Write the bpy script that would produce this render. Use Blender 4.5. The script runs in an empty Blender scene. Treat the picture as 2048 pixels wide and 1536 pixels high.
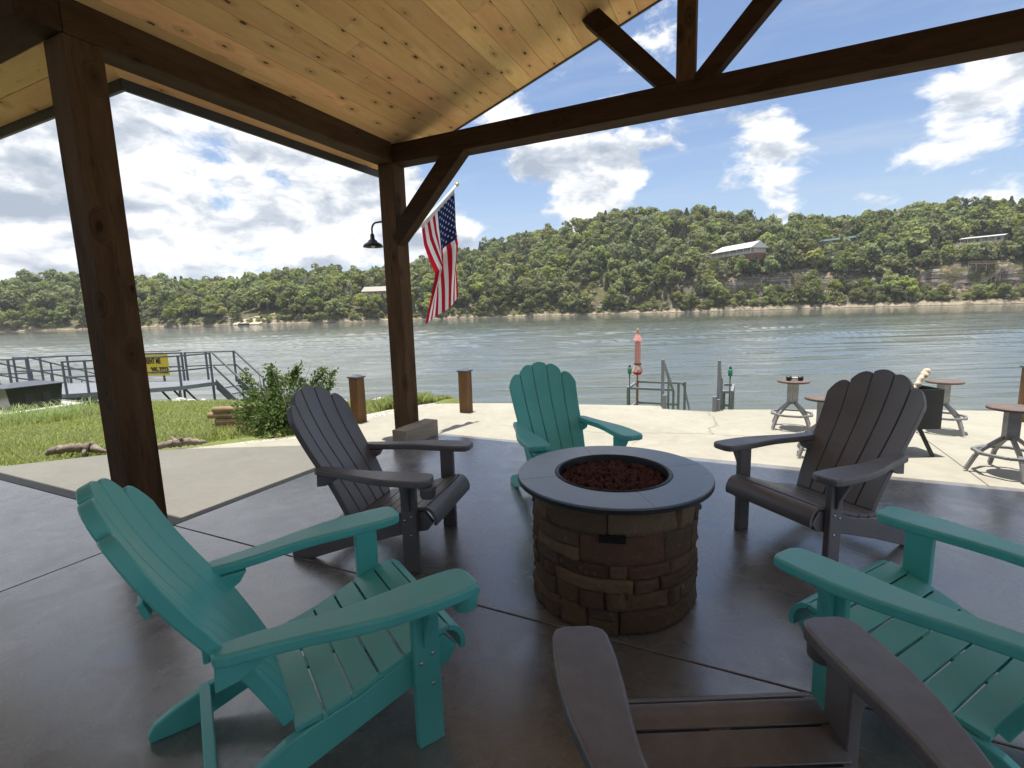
import bpy, math, random
import numpy as np
from mathutils import Vector, Matrix
R_ = math.radians
SC = bpy.context.scene
COL = SC.collection
PI = math.pi

# ---------------------------------------------------------------- camera
cam = bpy.data.cameras.new('camera'); camo = bpy.data.objects.new('camera', cam); COL.objects.link(camo)
cam.sensor_width = 36; cam.lens = 36 * 986 / 2048; cam.clip_start = .05; cam.clip_end = 4000
Yv = Vector((0.43018, 0.144598, -0.891087)); Xv = Vector((0.902273, -0.037032, 0.429571)); Zv = Xv.cross(Yv)
camo.matrix_world = Matrix(((Xv[0], Xv[1], Xv[2], 0), (Yv[0], Yv[1], Yv[2], 0), (Zv[0], Zv[1], Zv[2], 1.5), (0, 0, 0, 1)))
SC.camera = camo

# ---------------------------------------------------------------- sun, sky, exposure
SUN_EL, SUN_AZ = 85.0, 300.0                    # azimuth clockwise from +Y (the lake)
sun = bpy.data.lights.new('sun', 'SUN'); suno = bpy.data.objects.new('sun', sun); COL.objects.link(suno)
sun.energy = 3.7; sun.angle = R_(.53); sun.color = (1, .955, .88)
sdir = Vector((math.cos(R_(SUN_EL)) * math.sin(R_(SUN_AZ)), math.cos(R_(SUN_EL)) * math.cos(R_(SUN_AZ)), math.sin(R_(SUN_EL))))
suno.rotation_euler = sdir.to_track_quat('Z', 'Y').to_euler()
suno.location = (20, 0, 40)
SC.view_settings.view_transform = 'Standard'; SC.view_settings.look = 'None'
SC.view_settings.exposure = 0.98; SC.view_settings.gamma = 1; SC.view_settings.use_curve_mapping = False
SC.render.film_transparent = False
SC.cycles.max_bounces = 8; SC.cycles.diffuse_bounces = 4; SC.cycles.glossy_bounces = 3; SC.cycles.transparent_max_bounces = 6
SC.cycles.use_denoising = True
SC.cycles.sample_clamp_indirect = 6


class NT:                                        # small node-tree builder
    def __init__(self, tree):
        self.t = tree; tree.nodes.clear()
    def n(self, typ, ins=None, **kw):
        nd = self.t.nodes.new(typ)
        for k, v in kw.items(): setattr(nd, k, v)
        for k, v in (ins or {}).items():
            s = nd.inputs[k]
            if isinstance(v, bpy.types.NodeSocket): self.t.links.new(v, s)
            else: s.default_value = v
        return nd
    def math(self, op, a, b=0.0, clamp=False):
        nd = self.n('ShaderNodeMath', {0: a, 1: b}, operation=op); nd.use_clamp = clamp; return nd.outputs[0]
    def vmath(self, op, a, b=(0, 0, 0)):
        return self.n('ShaderNodeVectorMath', {0: a, 1: b}, operation=op)
    def mix(self, f, a, b, blend='MIX'):
        nd = self.n('ShaderNodeMix', data_type='RGBA', blend_type=blend)
        for k, v in ((0, f), (6, a), (7, b)):
            s = nd.inputs[k]
            if isinstance(v, bpy.types.NodeSocket): self.t.links.new(v, s)
            else: s.default_value = v if k == 0 else (*v[:3], 1)
        return nd.outputs[2]
    def mrange(self, v, a, b, c=0.0, d=1.0, smooth=False):
        nd = self.n('ShaderNodeMapRange', {0: v, 1: a, 2: b, 3: c, 4: d})
        if smooth: nd.interpolation_type = 'SMOOTHSTEP'
        return nd.outputs[0]
    def noise(self, vec, scale, detail=4, rough=.5, dist=0, out=0):
        return self.n('ShaderNodeTexNoise', {'Vector': vec, 'Scale': scale, 'Detail': detail, 'Roughness': rough, 'Distortion': dist}).outputs[out]
    def mapping(self, vec, scale=(1, 1, 1), rot=(0, 0, 0), loc=(0, 0, 0)):
        return self.n('ShaderNodeMapping', {'Vector': vec, 'Scale': scale, 'Rotation': rot, 'Location': loc}).outputs[0]
    def ramp(self, f, stops):
        nd = self.n('ShaderNodeValToRGB', {0: f}); e = nd.color_ramp.elements
        while len(e) < len(stops): e.new(.5)
        for el, (p, c) in zip(e, stops): el.position = p; el.color = (*c[:3], 1)
        return nd.outputs[0]


# world: Nishita sky with procedural clouds laid on a high plane
W = bpy.data.worlds.new('World'); SC.world = W; W.use_nodes = True
N = NT(W.node_tree)
sky = N.n('ShaderNodeTexSky', sky_type='NISHITA', sun_disc=False, sun_elevation=R_(SUN_EL), sun_rotation=R_(SUN_AZ), altitude=200, air_density=1.0, dust_density=.6, ozone_density=1.6)
d = N.n('ShaderNodeTexCoord').outputs['Generated']
dz = N.n('ShaderNodeSeparateXYZ', {0: d}).outputs[2]
den = N.math('ADD', N.math('MAXIMUM', dz, 0.0), .10)
p = N.n('ShaderNodeVectorMath', {0: d, 'Scale': N.math('DIVIDE', 1.0, den)}, operation='SCALE').outputs[0]
p = N.vmath('MULTIPLY', p, (1, 1, 0)).outputs[0]
wob = N.vmath('SUBTRACT', N.noise(p, 1.1, 3, .5, out=1), (.5, .5, .5)).outputs[0]
p = N.vmath('ADD', p, N.vmath('MULTIPLY', wob, (.5, .5, 0)).outputs[0]).outputs[0]
BUMPS = [  # direction x, y, z, radius, weight
 (-.905, .364, .219, .28, .15), (-.825, .483, .293, .30, .16), (-.94, .25, .35, .3, .13), (-.794, .59, .143, .20, .15), (-.681, .684, .262, .22, .15), (-.66, .66, .36, .2, .12), (-.669, .723, .174, .18, .15), (-.926, .359, .12, .24, .15), (-.55, .82, .158, .14, .15),
 (-.737, .634, .234, .05, -.14), (-.795, .57, .20, .045, -.14), (-.90, .33, .28, .04, -.12),
 (-.278, .937, .211, .14, .23), (-.223, .945, .24, .09, .14), (-.413, .841, .349, .07, .16), (-.375, .883, .283, .10, .17), (-.293, .911, .289, .03, .10),
 (.018, .955, .294, .085, .135), (.288, .932, .219, .10, .135), (.22, .95, .20, .08, .10), (.185, .938, .293, .11, .10), (.293, .909, .297, .10, .12), (.04, .986, .165, .07, .16),
 (-.13, .97, .207, .09, -.12), (.115, .915, .386, .20, -.16), (-.453, .867, .21, .06, -.10), (-.016, .909, .416, .2, -.14)]
bias = None
for x, y, z, r, w in BUMPS:
    l = math.sqrt(x * x + y * y + z * z)
    ds = N.vmath('DISTANCE', d, (x / l, y / l, z / l)).outputs['Value']
    b = N.mrange(ds, 0, r, w, 0, True)
    bias = b if bias is None else N.math('ADD', bias, b)
bias = N.math('ADD', bias, N.mrange(dz, .45, .60, 0, .10, True))
bias = N.math('ADD', bias, N.mrange(N.n('ShaderNodeSeparateXYZ', {0: d}).outputs[1], -.1, .1, .07, 0, True))
so = (sdir.x * .10, sdir.y * .10 - .12, 0)
q3 = N.vmath('MULTIPLY', d, (1, 1, 1.9)).outputs[0]
wob3 = N.vmath('SUBTRACT', N.noise(q3, 7, 4, .55, out=1), (.5, .5, .5)).outputs[0]
q3 = N.vmath('ADD', q3, N.vmath('MULTIPLY', wob3, (.10, .10, .07)).outputs[0]).outputs[0]
def dens(v):
    big = N.noise(v, 3.4, 3, .5)
    fine = N.noise(v, 9.5, 11, .62)
    return N.math('ADD', N.math('MULTIPLY', big, .50), N.math('MULTIPLY', fine, .50))
d0 = N.math('ADD', dens(q3), bias)
d1 = N.math('ADD', dens(N.vmath('ADD', q3, (.004, -.004, .022)).outputs[0]), bias)
def soft(v): return N.noise(v, 7.5, 5, .52)
cover = N.mrange(d0, .545, .645, 0, 1, True)
thick = N.mrange(d0, .60, .92, 0, 1, True)
lit = N.math('ADD', N.math('MULTIPLY', N.math('SUBTRACT', d0, d1), 3.0), N.math('MULTIPLY', N.math('SUBTRACT', soft(q3), soft(N.vmath('ADD', q3, (.015, -.015, .055)).outputs[0])), 2.5))
bright = N.math('ADD', N.math('SUBTRACT', 1.0, N.math('MULTIPLY', thick, .34)), lit)
bright = N.n('ShaderNodeClamp', {0: bright, 1: .40, 2: 1.25}).outputs[0]
ccol = N.ramp(N.mrange(bright, .40, 1.25), [(0, (.40, .46, .55)), (.38, (.58, .63, .70)), (.66, (.86, .88, .91)), (.9, (1.05, 1.04, 1.02))])
cs = N.n('ShaderNodeVectorMath', {0: ccol, 'Scale': 4.5}, operation='SCALE').outputs[0]
wisp = N.mrange(N.noise(N.mapping(p, (.6, 2.6, 1), (0, 0, .5)), 1.3, 8, .6), .46, .78, 0, .45, True)
skyc = N.vmath('MULTIPLY', sky.outputs[0], (.60, .60, .62)).outputs[0]
skyw = N.mix(wisp, skyc, (2.5, 2.8, 3.3))
horiz = N.mrange(dz, .0, .34, .62, 0, True)
skyw = N.mix(horiz, skyw, (2.15, 2.65, 3.3))
fin = N.mix(cover, skyw, cs)
N.n('ShaderNodeOutputWorld', {0: N.n('ShaderNodeBackground', {0: fin, 1: .13}).outputs[0]})


# ---------------------------------------------------------------- materials
def material(name, fn, rough=.6, spec=.5, metallic=0.0, **kw):
    m = bpy.data.materials.new(name); m.use_nodes = True
    N = NT(m.node_tree)
    bs = N.n('ShaderNodeBsdfPrincipled', {'Roughness': rough, 'Specular IOR Level': spec, 'Metallic': metallic})
    N.n('ShaderNodeOutputMaterial', {0: bs.outputs[0]})
    for k, v in kw.items(): bs.inputs[k.replace('_', ' ')].default_value = v
    co = N.n('ShaderNodeTexCoord').outputs['Object']
    r = fn(N, bs, co)
    if isinstance(r, tuple): bs.inputs['Base Color'].default_value = (*r[:3], 1)
    elif r is not None: N.t.links.new(r, bs.inputs['Base Color'])
    return m
def link(N, a, b): N.t.links.new(a, b)
def bump(N, bs, h, strength=.3, dist=.01):
    link(N, N.n('ShaderNodeBump', {'Height': h, 'Strength': strength, 'Distance': dist}).outputs[0], bs.inputs['Normal'])
def gcoord(N): return N.n('ShaderNodeNewGeometry').outputs['Position']

def plastic(name, base, hi):
    def fn(N, bs, co):
        v = N.mapping(co, (1, 1, 1))
        g = N.noise(N.mapping(co, (60, 8, 60)), 6, 4, .6)
        st = N.noise(co, 5, 5, .6)
        bump(N, bs, N.math('ADD', g, N.noise(co, 260, 2, .5)), .12, .002)
        link(N, N.mrange(st, .3, .7, .34, .48), bs.inputs['Roughness'])
        c = N.mix(N.mrange(st, .35, .75), base, hi)
        upz = N.n('ShaderNodeSeparateXYZ', {0: N.n('ShaderNodeNewGeometry').outputs['Normal']}).outputs[2]
        dust = N.math('MULTIPLY', N.mrange(upz, .55, .95), N.mrange(N.noise(co, 14, 7, .72), .40, .70, .03, .26))
        c = N.mix(dust, c, (.34, .35, .37))
        sp = N.mrange(N.n('ShaderNodeTexVoronoi', {'Vector': co, 'Scale': 60.0}).outputs['Distance'], .06, .12, .35, 0)
        c = N.mix(N.math('MULTIPLY', sp, N.mrange(N.noise(co, 9, 2), .52, .6)), c, (.45, .45, .43))
        sc = N.mrange(N.noise(N.mapping(co, (4, 40, 4), (0, .3, .4)), 3, 6, .7), .68, .74)
        return N.mix(N.math('MULTIPLY', sc, .07), c, tuple(min(1, x * 1.6 + .03) for x in base))
    return material(name, fn, .42, .9)
M_TEAL = plastic('teal_plastic', (.090, .520, .480), (.120, .580, .540))
M_GREY = plastic('grey_plastic', (.122, .112, .115), (.155, .143, .147))
M_BOLT = material('steel', lambda N, bs, co: (.55, .55, .56), .25, metallic=1)

def wood(name, dark, light, axis, knots=1.0, rough=.6, scale=1.0, per_island=False, knot_col=(.03, .012, .006), bumpk=.25, kscale=4.2):
    """timber: axis = local axis the grain runs along"""
    def fn(N, bs, co):
        sc = [1.0, 1.0, 1.0]; sc['xyz'.index(axis)] = .12
        isl = N.n('ShaderNodeNewGeometry').outputs['Random Per Island']
        off = N.vmath('MULTIPLY', N.n('ShaderNodeTexWhiteNoise', {'W': isl}, noise_dimensions='1D').outputs['Color'], (7, 7, 7) if per_island else (0, 0, 0)).outputs[0]
        v = N.vmath('ADD', co, off).outputs[0]
        v = N.mapping(v, tuple(x * scale for x in sc))
        ks = [1.0, 1.0, 1.0]; ks['xyz'.index(axis)] = .55
        vk = N.mapping(N.vmath('ADD', co, off).outputs[0], tuple(x * scale for x in ks))
        sx_ = N.n('ShaderNodeSeparateXYZ', {0: vk}); ai = 'xyz'.index(axis); oth = [k for k in range(3) if k != ai]
        v2 = N.n('ShaderNodeCombineXYZ', {0: sx_.outputs[ai], 1: N.math('ADD', sx_.outputs[oth[0]], sx_.outputs[oth[1]])}).outputs[0]
        vor = N.n('ShaderNodeTexVoronoi', {'Vector': v2, 'Scale': kscale, 'Randomness': 1.0}, feature='F1', voronoi_dimensions='2D')
        kd = vor.outputs['Distance']
        pick = N.mrange(N.n('ShaderNodeSeparateColor', {0: vor.outputs['Color']}).outputs[0], .38, .42)
        krad = N.mrange(N.n('ShaderNodeSeparateColor', {0: vor.outputs['Color']}).outputs[1], 0, 1, .03, .095)
        knot = N.math('MULTIPLY', N.mrange(N.math('DIVIDE', kd, krad), .75, 1.1, 1, 0), pick)
        halo = N.math('MULTIPLY', N.mrange(kd, .06, .30, 1, 0, True), pick)
        warp = N.math('MULTIPLY', halo, .18)
        vv = N.vmath('ADD', v, N.n('ShaderNodeCombineXYZ', {0: warp, 1: warp, 2: warp}).outputs[0]).outputs[0]
        g1 = N.noise(vv, 9, 6, .6, .6)
        g2 = N.noise(vv, 60, 3, .55)
        g = N.math('ADD', N.math('MULTIPLY', g1, .7), N.math('MULTIPLY', g2, .3))
        c = N.mix(N.mrange(g, .33, .68), dark, light)
        if per_island:
            hsv = N.n('ShaderNodeHueSaturation', {'Color': c, 'Value': N.mrange(isl, 0, 1, .78, 1.16), 'Hue': N.mrange(N.math('FRACT', N.math('MULTIPLY', isl, 7.3)), 0, 1, .49, .508)})
            c = hsv.outputs[0]
        c = N.mix(N.math('MULTIPLY', halo, .35 * knots), c, tuple(x * .45 for x in dark))
        c = N.mix(N.math('MULTIPLY', knot, .92 * knots), c, knot_col)
        cr = N.mrange(N.noise(N.mapping(v, (14, 14, 14)), 2.5, 2, .5), .70, .73)
        c = N.mix(N.math('MULTIPLY', cr, .5), c, tuple(x * .3 for x in dark))
        bump(N, bs, N.math('SUBTRACT', g, N.math('MULTIPLY', cr, .5)), bumpk, .006)
        return c
    return material(name, fn, rough, .15)
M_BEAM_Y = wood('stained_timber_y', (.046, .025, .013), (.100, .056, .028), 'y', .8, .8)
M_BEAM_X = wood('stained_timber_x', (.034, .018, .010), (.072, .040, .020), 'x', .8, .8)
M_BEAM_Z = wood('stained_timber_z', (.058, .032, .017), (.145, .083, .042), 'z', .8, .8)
M_PINE = wood('knotty_pine_boards', (.78, .43, .175), (.92, .60, .285), 'y', 1.0, .6, 1.0, True, (.07, .028, .012), .08, 5.2)
M_PINEX = wood('knotty_pine_boards_x', (.78, .43, .175), (.92, .60, .285), 'x', 1.0, .6, 1.0, True, (.07, .028, .012), .08, 5.2)
M_BOLLARD = wood('weathered_bollard_timber', (.12, .062, .028), (.22, .125, .06), 'z', .7)
M_BLOCK = wood('grey_weathered_timber', (.27, .22, .16), (.44, .38, .29), 'y', .8, .75)
M_DRIFT = wood('driftwood', (.13, .105, .085), (.34, .29, .24), 'x', .3, .85, 2.5, False, (.05, .04, .03), .7)
M_LOG = wood('landscape_log', (.22, .14, .08), (.46, .33, .21), 'x', .5, .8)
M_BEIGE = wood('pale_driftwood', (.50, .41, .30), (.74, .65, .52), 'z', .2, .8, 5)

def metal_paint(name, c, rough=.45, var=.15):
    def fn(N, bs, co):
        n = N.noise(co, 9, 6, .65)
        bump(N, bs, N.noise(co, 120, 2), .08, .002)
        return N.mix(N.mrange(n, .35, .7), c, tuple(x * (1 + var) + .01 for x in c))
    return material(name, fn, rough, .5)
M_DOCK = metal_paint('dock_grey_paint', (.105, .115, .138))
M_DOCKL = metal_paint('pale_dock_paint', (.21, .225, .25))
M_DOCKDECK = metal_paint('dock_deck_plate', (.15, .163, .185), .55, .3)
M_STOOL = metal_paint('stool_steel', (.20, .20, .197), .4, .5); M_STOOL.node_tree.nodes['Principled BSDF'].inputs['Metallic'].default_value = .35
M_SEATW = wood('stool_seat_brown', (.115, .085, .075), (.19, .15, .135), 'x', 0, .6)
M_BLACK = metal_paint('black_steel', (.018, .018, .019), .4)
M_BLACKGLOSS = metal_paint('black_plastic', (.012, .013, .016), .3)
M_FASCIA = metal_paint('dark_fascia_trim', (.062, .064, .07), .5)
M_ROOFTOP = metal_paint('metal_roof', (.20, .21, .22), .4)
M_REARBLOCK = metal_paint('rear_blocker_paint', (.38, .33, .27), .8)
M_WHITE = metal_paint('white_paint', (.78, .78, .76), .6)
M_FLAGPOLE = metal_paint('white_pole', (.72, .72, .72), .35)
M_GOLD = material('gold', lambda N, bs, co: (.75, .48, .12), .3, metallic=1)
M_GREENMET = metal_paint('green_enamel', (.03, .20, .12), .4)
M_CAP = metal_paint('post_cap', (.07, .072, .085), .35)
M_CONC_PAD = None

def concrete(name, c1, c2, rough, broom=0, mott=1.0, gloss=False, scr=0.0):
    def fn(N, bs, co):
        P = gcoord(N)
        a = N.noise(P, .75, 6, .62)
        b = N.noise(P, 5.5, 8, .68, .8)
        e = N.noise(P, 55, 3, .6)
        f = N.math('ADD', N.math('MULTIPLY', a, .5), N.math('ADD', N.math('MULTIPLY', b, .38), N.math('MULTIPLY', e, .12)))
        c = N.mix(N.mrange(f, .5 - .16 / mott, .5 + .16 / mott), c1, c2)
        h = N.math('MULTIPLY', e, .5)
        if broom:
            s = N.noise(N.mapping(P, (3, 60, 3), (0, 0, .45)), 1.6, 3, .6)
            h = N.math('ADD', h, N.math('MULTIPLY', s, 1.2))
            c = N.mix(N.math('MULTIPLY', N.mrange(s, .35, .65), .22), c, tuple(x * .62 for x in c1))
        if scr:
            sv = N.n('ShaderNodeTexNoise', {'Vector': N.mapping(P, (1, 1, 1)), 'Scale': 2.2, 'Detail': 3, 'Distortion': 2.5}).outputs[0]
            line = N.mrange(N.math('ABSOLUTE', N.math('SUBTRACT', N.noise(P, 6.5, 5, .6, 3.0), .5)), 0, .012, 1, 0)
            c = N.mix(N.math('MULTIPLY', line, scr), c, tuple(x * 1.7 for x in c2))
        spots = N.n('ShaderNodeTexVoronoi', {'Vector': P, 'Scale': 2.3}).outputs['Distance']
        c = N.mix(N.mrange(spots, .008, .014, .8, 0), c, tuple(x * .3 for x in c1))
        st_ = N.mrange(N.noise(P, 1.7, 7, .72, 1.2), .56, .72, 0, .35)
        c = N.mix(st_, c, tuple(x * .72 for x in c1))
        if gloss:
            link(N, N.mrange(b, .3, .7, rough * .75, rough * 1.35), bs.inputs['Roughness'])
            bump(N, bs, N.math('ADD', N.math('MULTIPLY', b, .8), N.math('MULTIPLY', e, .3)), .10, .006)
            bs.inputs['Coat Weight'].default_value = .9; link(N, N.mrange(N.noise(P, 3.1, 7, .7, 1.0), .3, .7, .16, .38), bs.inputs['Coat Roughness']); bs.inputs['Coat IOR'].default_value = 2.0
        else:
            bump(N, bs, h, .35, .004)
        return c
    return material(name, fn, rough, .5)
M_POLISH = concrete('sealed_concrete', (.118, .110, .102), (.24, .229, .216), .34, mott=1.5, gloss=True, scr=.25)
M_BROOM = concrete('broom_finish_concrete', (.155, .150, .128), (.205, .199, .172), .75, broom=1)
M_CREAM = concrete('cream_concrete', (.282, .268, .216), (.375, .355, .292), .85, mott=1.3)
M_PAD = concrete('pale_pad_concrete', (.46, .45, .42), (.58, .57, .54), .85)
M_JOINT = material('joint_filler', lambda N, bs, co: (.02, .018, .016), .9)

def fn_gravel(N, bs, co):
    P = gcoord(N)
    v = N.n('ShaderNodeTexVoronoi', {'Vector': P, 'Scale': 32.0})
    bump(N, bs, v.outputs['Distance'], .8, .03)
    s = N.n('ShaderNodeSeparateColor', {0: v.outputs['Color']}).outputs[0]
    return N.ramp(s, [(0, (.22, .19, .16)), (.5, (.42, .38, .33)), (1, (.6, .56, .5))])
M_GRAVEL = material('gravel', fn_gravel, .9)
def fn_soil(N, bs, co):
    P = gcoord(N)
    n = N.noise(P, 1.3, 6, .6); n2 = N.noise(P, 14, 5, .65)
    bump(N, bs, n2, .6, .05)
    c = N.mix(N.mrange(n2, .35, .65), (.10, .135, .028), (.17, .21, .055))
    return N.mix(N.mrange(n, .45, .7), c, (.13, .145, .04))
M_SOIL = material('lawn_ground', fn_soil, .95)
def fn_rock(N, bs, co):
    P = gcoord(N)
    n = N.noise(P, 3, 6, .65)
    bump(N, bs, N.noise(P, 9, 6, .6), .5, .05)
    return N.mix(N.mrange(n, .35, .65), (.36, .34, .31), (.62, .60, .56))
M_ROCK = material('riprap_rock', fn_rock, .85)

def leafmat(name, c1, c2, trans=.5, rough=.55):
    m = bpy.data.materials.new(name); m.use_nodes = True; N = NT(m.node_tree)
    isl = N.n('ShaderNodeNewGeometry').outputs['Random Per Island']
    oi = N.n('ShaderNodeObjectInfo').outputs['Random']
    at = N.n('ShaderNodeAttribute', attribute_name='tint').outputs['Fac']
    t = N.math('FRACT', N.math('ADD', at, oi))
    c = N.mix(isl, c1, c2)
    c = N.n('ShaderNodeHueSaturation', {'Color': c, 'Hue': N.mrange(t, 0, 1, .478, .514), 'Saturation': N.mrange(N.math('FRACT', N.math('MULTIPLY', t, 5.7)), 0, 1, .72, 1.08), 'Value': N.mrange(N.math('FRACT', N.math('MULTIPLY', t, 13.1)), 0, 1, .70, 1.40)}).outputs[0]
    b = N.n('ShaderNodeBsdfPrincipled', {'Base Color': c, 'Roughness': rough, 'Specular IOR Level': .3})
    tr = N.n('ShaderNodeBsdfTranslucent', {'Color': c})
    N.n('ShaderNodeOutputMaterial', {0: N.n('ShaderNodeMixShader', {0: trans, 1: b.outputs[0], 2: tr.outputs[0]}).outputs[0]})
    return m
M_OAK = leafmat('oak_foliage', (.140, .172, .042), (.295, .33, .088))
M_LIME = leafmat('light_foliage', (.19, .225, .048), (.37, .40, .105))
M_CEDAR = leafmat('cedar_foliage', (.066, .084, .028), (.132, .152, .052), .2)
M_SHRUB = leafmat('shrub_foliage', (.045, .090, .026), (.12, .185, .06), .3)
M_GRASS = leafmat('grass_blades', (.20, .27, .060), (.40, .47, .15), .4)
M_BARK = material('bark', lambda N, bs, co: N.mix(N.noise(co, 2.5, 5), (.09, .07, .055), (.22, .19, .16)), .9)
M_PALEBARK = material('pale_bark', lambda N, bs, co: N.mix(N.noise(co, 2.5, 5), (.33, .29, .23), (.52, .47, .4)), .9)


# ---------------------------------------------------------------- mesh helpers
class MB:
    def __init__(s): s.v = []; s.f = []; s.m = []; s.sm = []
    def add(s, verts, faces, mat=0, smooth=False):
        o = len(s.v); s.v += [tuple(x) for x in verts]
        for f in faces: s.f.append(tuple(i + o for i in f)); s.m.append(mat); s.sm.append(smooth)
    def box(s, lo, hi, mat=0, M=None):
        x0, y0, z0 = lo; x1, y1, z1 = hi
        vs = [Vector(p) for p in ((x0, y0, z0), (x1, y0, z0), (x1, y1, z0), (x0, y1, z0), (x0, y0, z1), (x1, y0, z1), (x1, y1, z1), (x0, y1, z1))]
        if M: vs = [M @ v for v in vs]
        s.add(vs, [(3, 2, 1, 0), (4, 5, 6, 7), (0, 1, 5, 4), (1, 2, 6, 5), (2, 3, 7, 6), (3, 0, 4, 7)], mat)
    def bar(s, a, b, w, h=None, mat=0, up=(0, 0, 1)):
        a = Vector(a); b = Vector(b); h = h or w; d_ = b - a; L = d_.length; d_.normalize(); up = Vector(up)
        if abs(d_.dot(up)) > .98: up = Vector((0, 1, 0))
        x = d_.cross(up).normalized(); u = x.cross(d_).normalized()
        M = Matrix(((x[0], d_[0], u[0], a[0]), (x[1], d_[1], u[1], a[1]), (x[2], d_[2], u[2], a[2]), (0, 0, 0, 1)))
        s.box((-w / 2, 0, -h / 2), (w / 2, L, h / 2), mat, M)
    def prism(s, pts, off, mat=0):
        """pts: 3-D outline (planar), off: extrusion vector"""
        n = len(pts); off = Vector(off)
        a = [Vector(p) for p in pts]; b = [p + off for p in a]
        nrm = Vector((0, 0, 0))
        for i in range(n): nrm += a[i].cross(a[(i + 1) % n])
        fl = nrm.dot(off) > 0
        F = [tuple(range(n)), tuple(range(2 * n - 1, n - 1, -1))] + [(i, i + n, (i + 1) % n + n, (i + 1) % n) for i in range(n)]
        if fl: F = [tuple(reversed(f)) for f in F]
        s.add(a + b, F, mat)
    def tube(s, path, rad, seg=10, mat=0, caps=True, smooth=True):
        path = [Vector(p) for p in path]; n = len(path)
        if not hasattr(rad, '__len__'): rad = [rad] * n
        vs = []; up = None
        for i, p in enumerate(path):
            t = (path[min(i + 1, n - 1)] - path[max(i - 1, 0)]).normalized()
            if up is None: up = t.orthogonal().normalized()
            x = (up - t * up.dot(t)).normalized(); up = x; y = t.cross(x)
            for k in range(seg):
                a = 2 * PI * k / seg; vs.append(p + (x * math.cos(a) + y * math.sin(a)) * rad[i])
        F = [(i * seg + k, i * seg + (k + 1) % seg, (i + 1) * seg + (k + 1) % seg, (i + 1) * seg + k) for i in range(n - 1) for k in range(seg)]
        s.add(vs, F, mat, smooth)
        if caps:
            o = len(s.v) - len(vs)
            s.f.append(tuple(o + k for k in reversed(range(seg)))); s.m.append(mat); s.sm.append(False)
            s.f.append(tuple(o + (n - 1) * seg + k for k in range(seg))); s.m.append(mat); s.sm.append(False)
    def lathe(s, prof, c=(0, 0, 0), seg=32, mat=0, smooth=True, close=False):
        c = Vector(c); vs = []
        for r, z in prof:
            for k in range(seg):
                a = 2 * PI * k / seg; vs.append(c + Vector((r * math.cos(a), r * math.sin(a), z)))
        n = len(prof)
        F = [(i * seg + k, i * seg + (k + 1) % seg, ((i + 1) % n) * seg + (k + 1) % seg, ((i + 1) % n) * seg + k) for i in range(n if close else n - 1) for k in range(seg)]
        s.add(vs, F, mat, smooth)
    def blob(s, c, r, seed=0, amp=.25, seg=8, rings=6, mat=0, smooth=False):
        rng = random.Random(seed); c = Vector(c); r = Vector(r) if hasattr(r, '__len__') else Vector((r, r, r))
        ph = [rng.uniform(0, 6.28) for _ in range(6)]
        vs = []
        for i in range(rings + 1):
            th = PI * i / rings
            for k in range(seg):
                a = 2 * PI * k / seg
                u = Vector((math.sin(th) * math.cos(a), math.sin(th) * math.sin(a), math.cos(th)))
                q = 1 + amp * (math.sin(3 * u.x + ph[0]) * math.sin(3.3 * u.y + ph[1]) + .6 * math.sin(5 * u.z + 4 * u.x + ph[2]) * .8 + .3 * math.sin(9 * u.y + ph[3]))
                vs.append(c + Vector((u.x * r.x, u.y * r.y, u.z * r.z)) * q)
        F = [(i * seg + k, (i + 1) * seg + k, (i + 1) * seg + (k + 1) % seg, i * seg + (k + 1) % seg) for i in range(rings) for k in range(seg)]
        s.add(vs, F, mat, smooth)


def build(name, mb, mats, parent=None, loc=None, bevel=0.0, seg=2, sharp=None):
    """ONE mesh object. Parts of a thing: vertices given in world space unless the parent was made local."""
    vs = mb.v
    root = parent
    while root is not None and root.parent is not None: root = root.parent
    if root is not None and not root.get('_local'):
        L = Vector(root['_base']); vs = [(x - L.x, y - L.y, z - L.z) for x, y, z in vs]
    elif loc is not None:
        vs = [(x - loc[0], y - loc[1], z - loc[2]) for x, y, z in vs]
    me = bpy.data.meshes.new(name); me.from_pydata(vs, [], mb.f)
    for m in (mats if isinstance(mats, (list, tuple)) else [mats]): me.materials.append(m)
    me.polygons.foreach_set('material_index', mb.m); me.polygons.foreach_set('use_smooth', mb.sm)
    me.update()
    o = bpy.data.objects.new(name, me); COL.objects.link(o)
    if parent is not None: o.parent = parent
    elif loc is not None: o.location = loc
    if bevel:
        b = o.modifiers.new('bevel', 'BEVEL'); b.width = bevel; b.segments = seg; b.limit_method = 'ANGLE'; b.angle_limit = R_(40)
    if sharp: me.set_sharp_from_angle(angle=R_(sharp))
    return o
def tag(o, label=None, cat=None, group=None, kind=None):
    if label: o['label'] = label
    if cat: o['category'] = cat
    if group: o['group'] = group
    if kind: o['kind'] = kind
    return o
def thing(name, label, cat, base, group=None, local=False, rotz=0):
    o = bpy.data.objects.new(name, None); COL.objects.link(o); o.empty_display_size = .1
    o.location = base; o.rotation_euler = (0, 0, rotz)
    o['_base'] = [float(x) for x in base]
    if local: o['_local'] = 1
    return tag(o, label, cat, group)
def dup(root, loc, rotz=0, label=None):
    r = root.copy(); COL.objects.link(r); r.location = loc; r.rotation_euler = (0, 0, rotz)
    if label: r['label'] = label
    for ch in list(root.children):
        c = ch.copy(); COL.objects.link(c); c.parent = r
        for g in list(ch.children):
            e = g.copy(); COL.objects.link(e); e.parent = c
    return r
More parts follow.
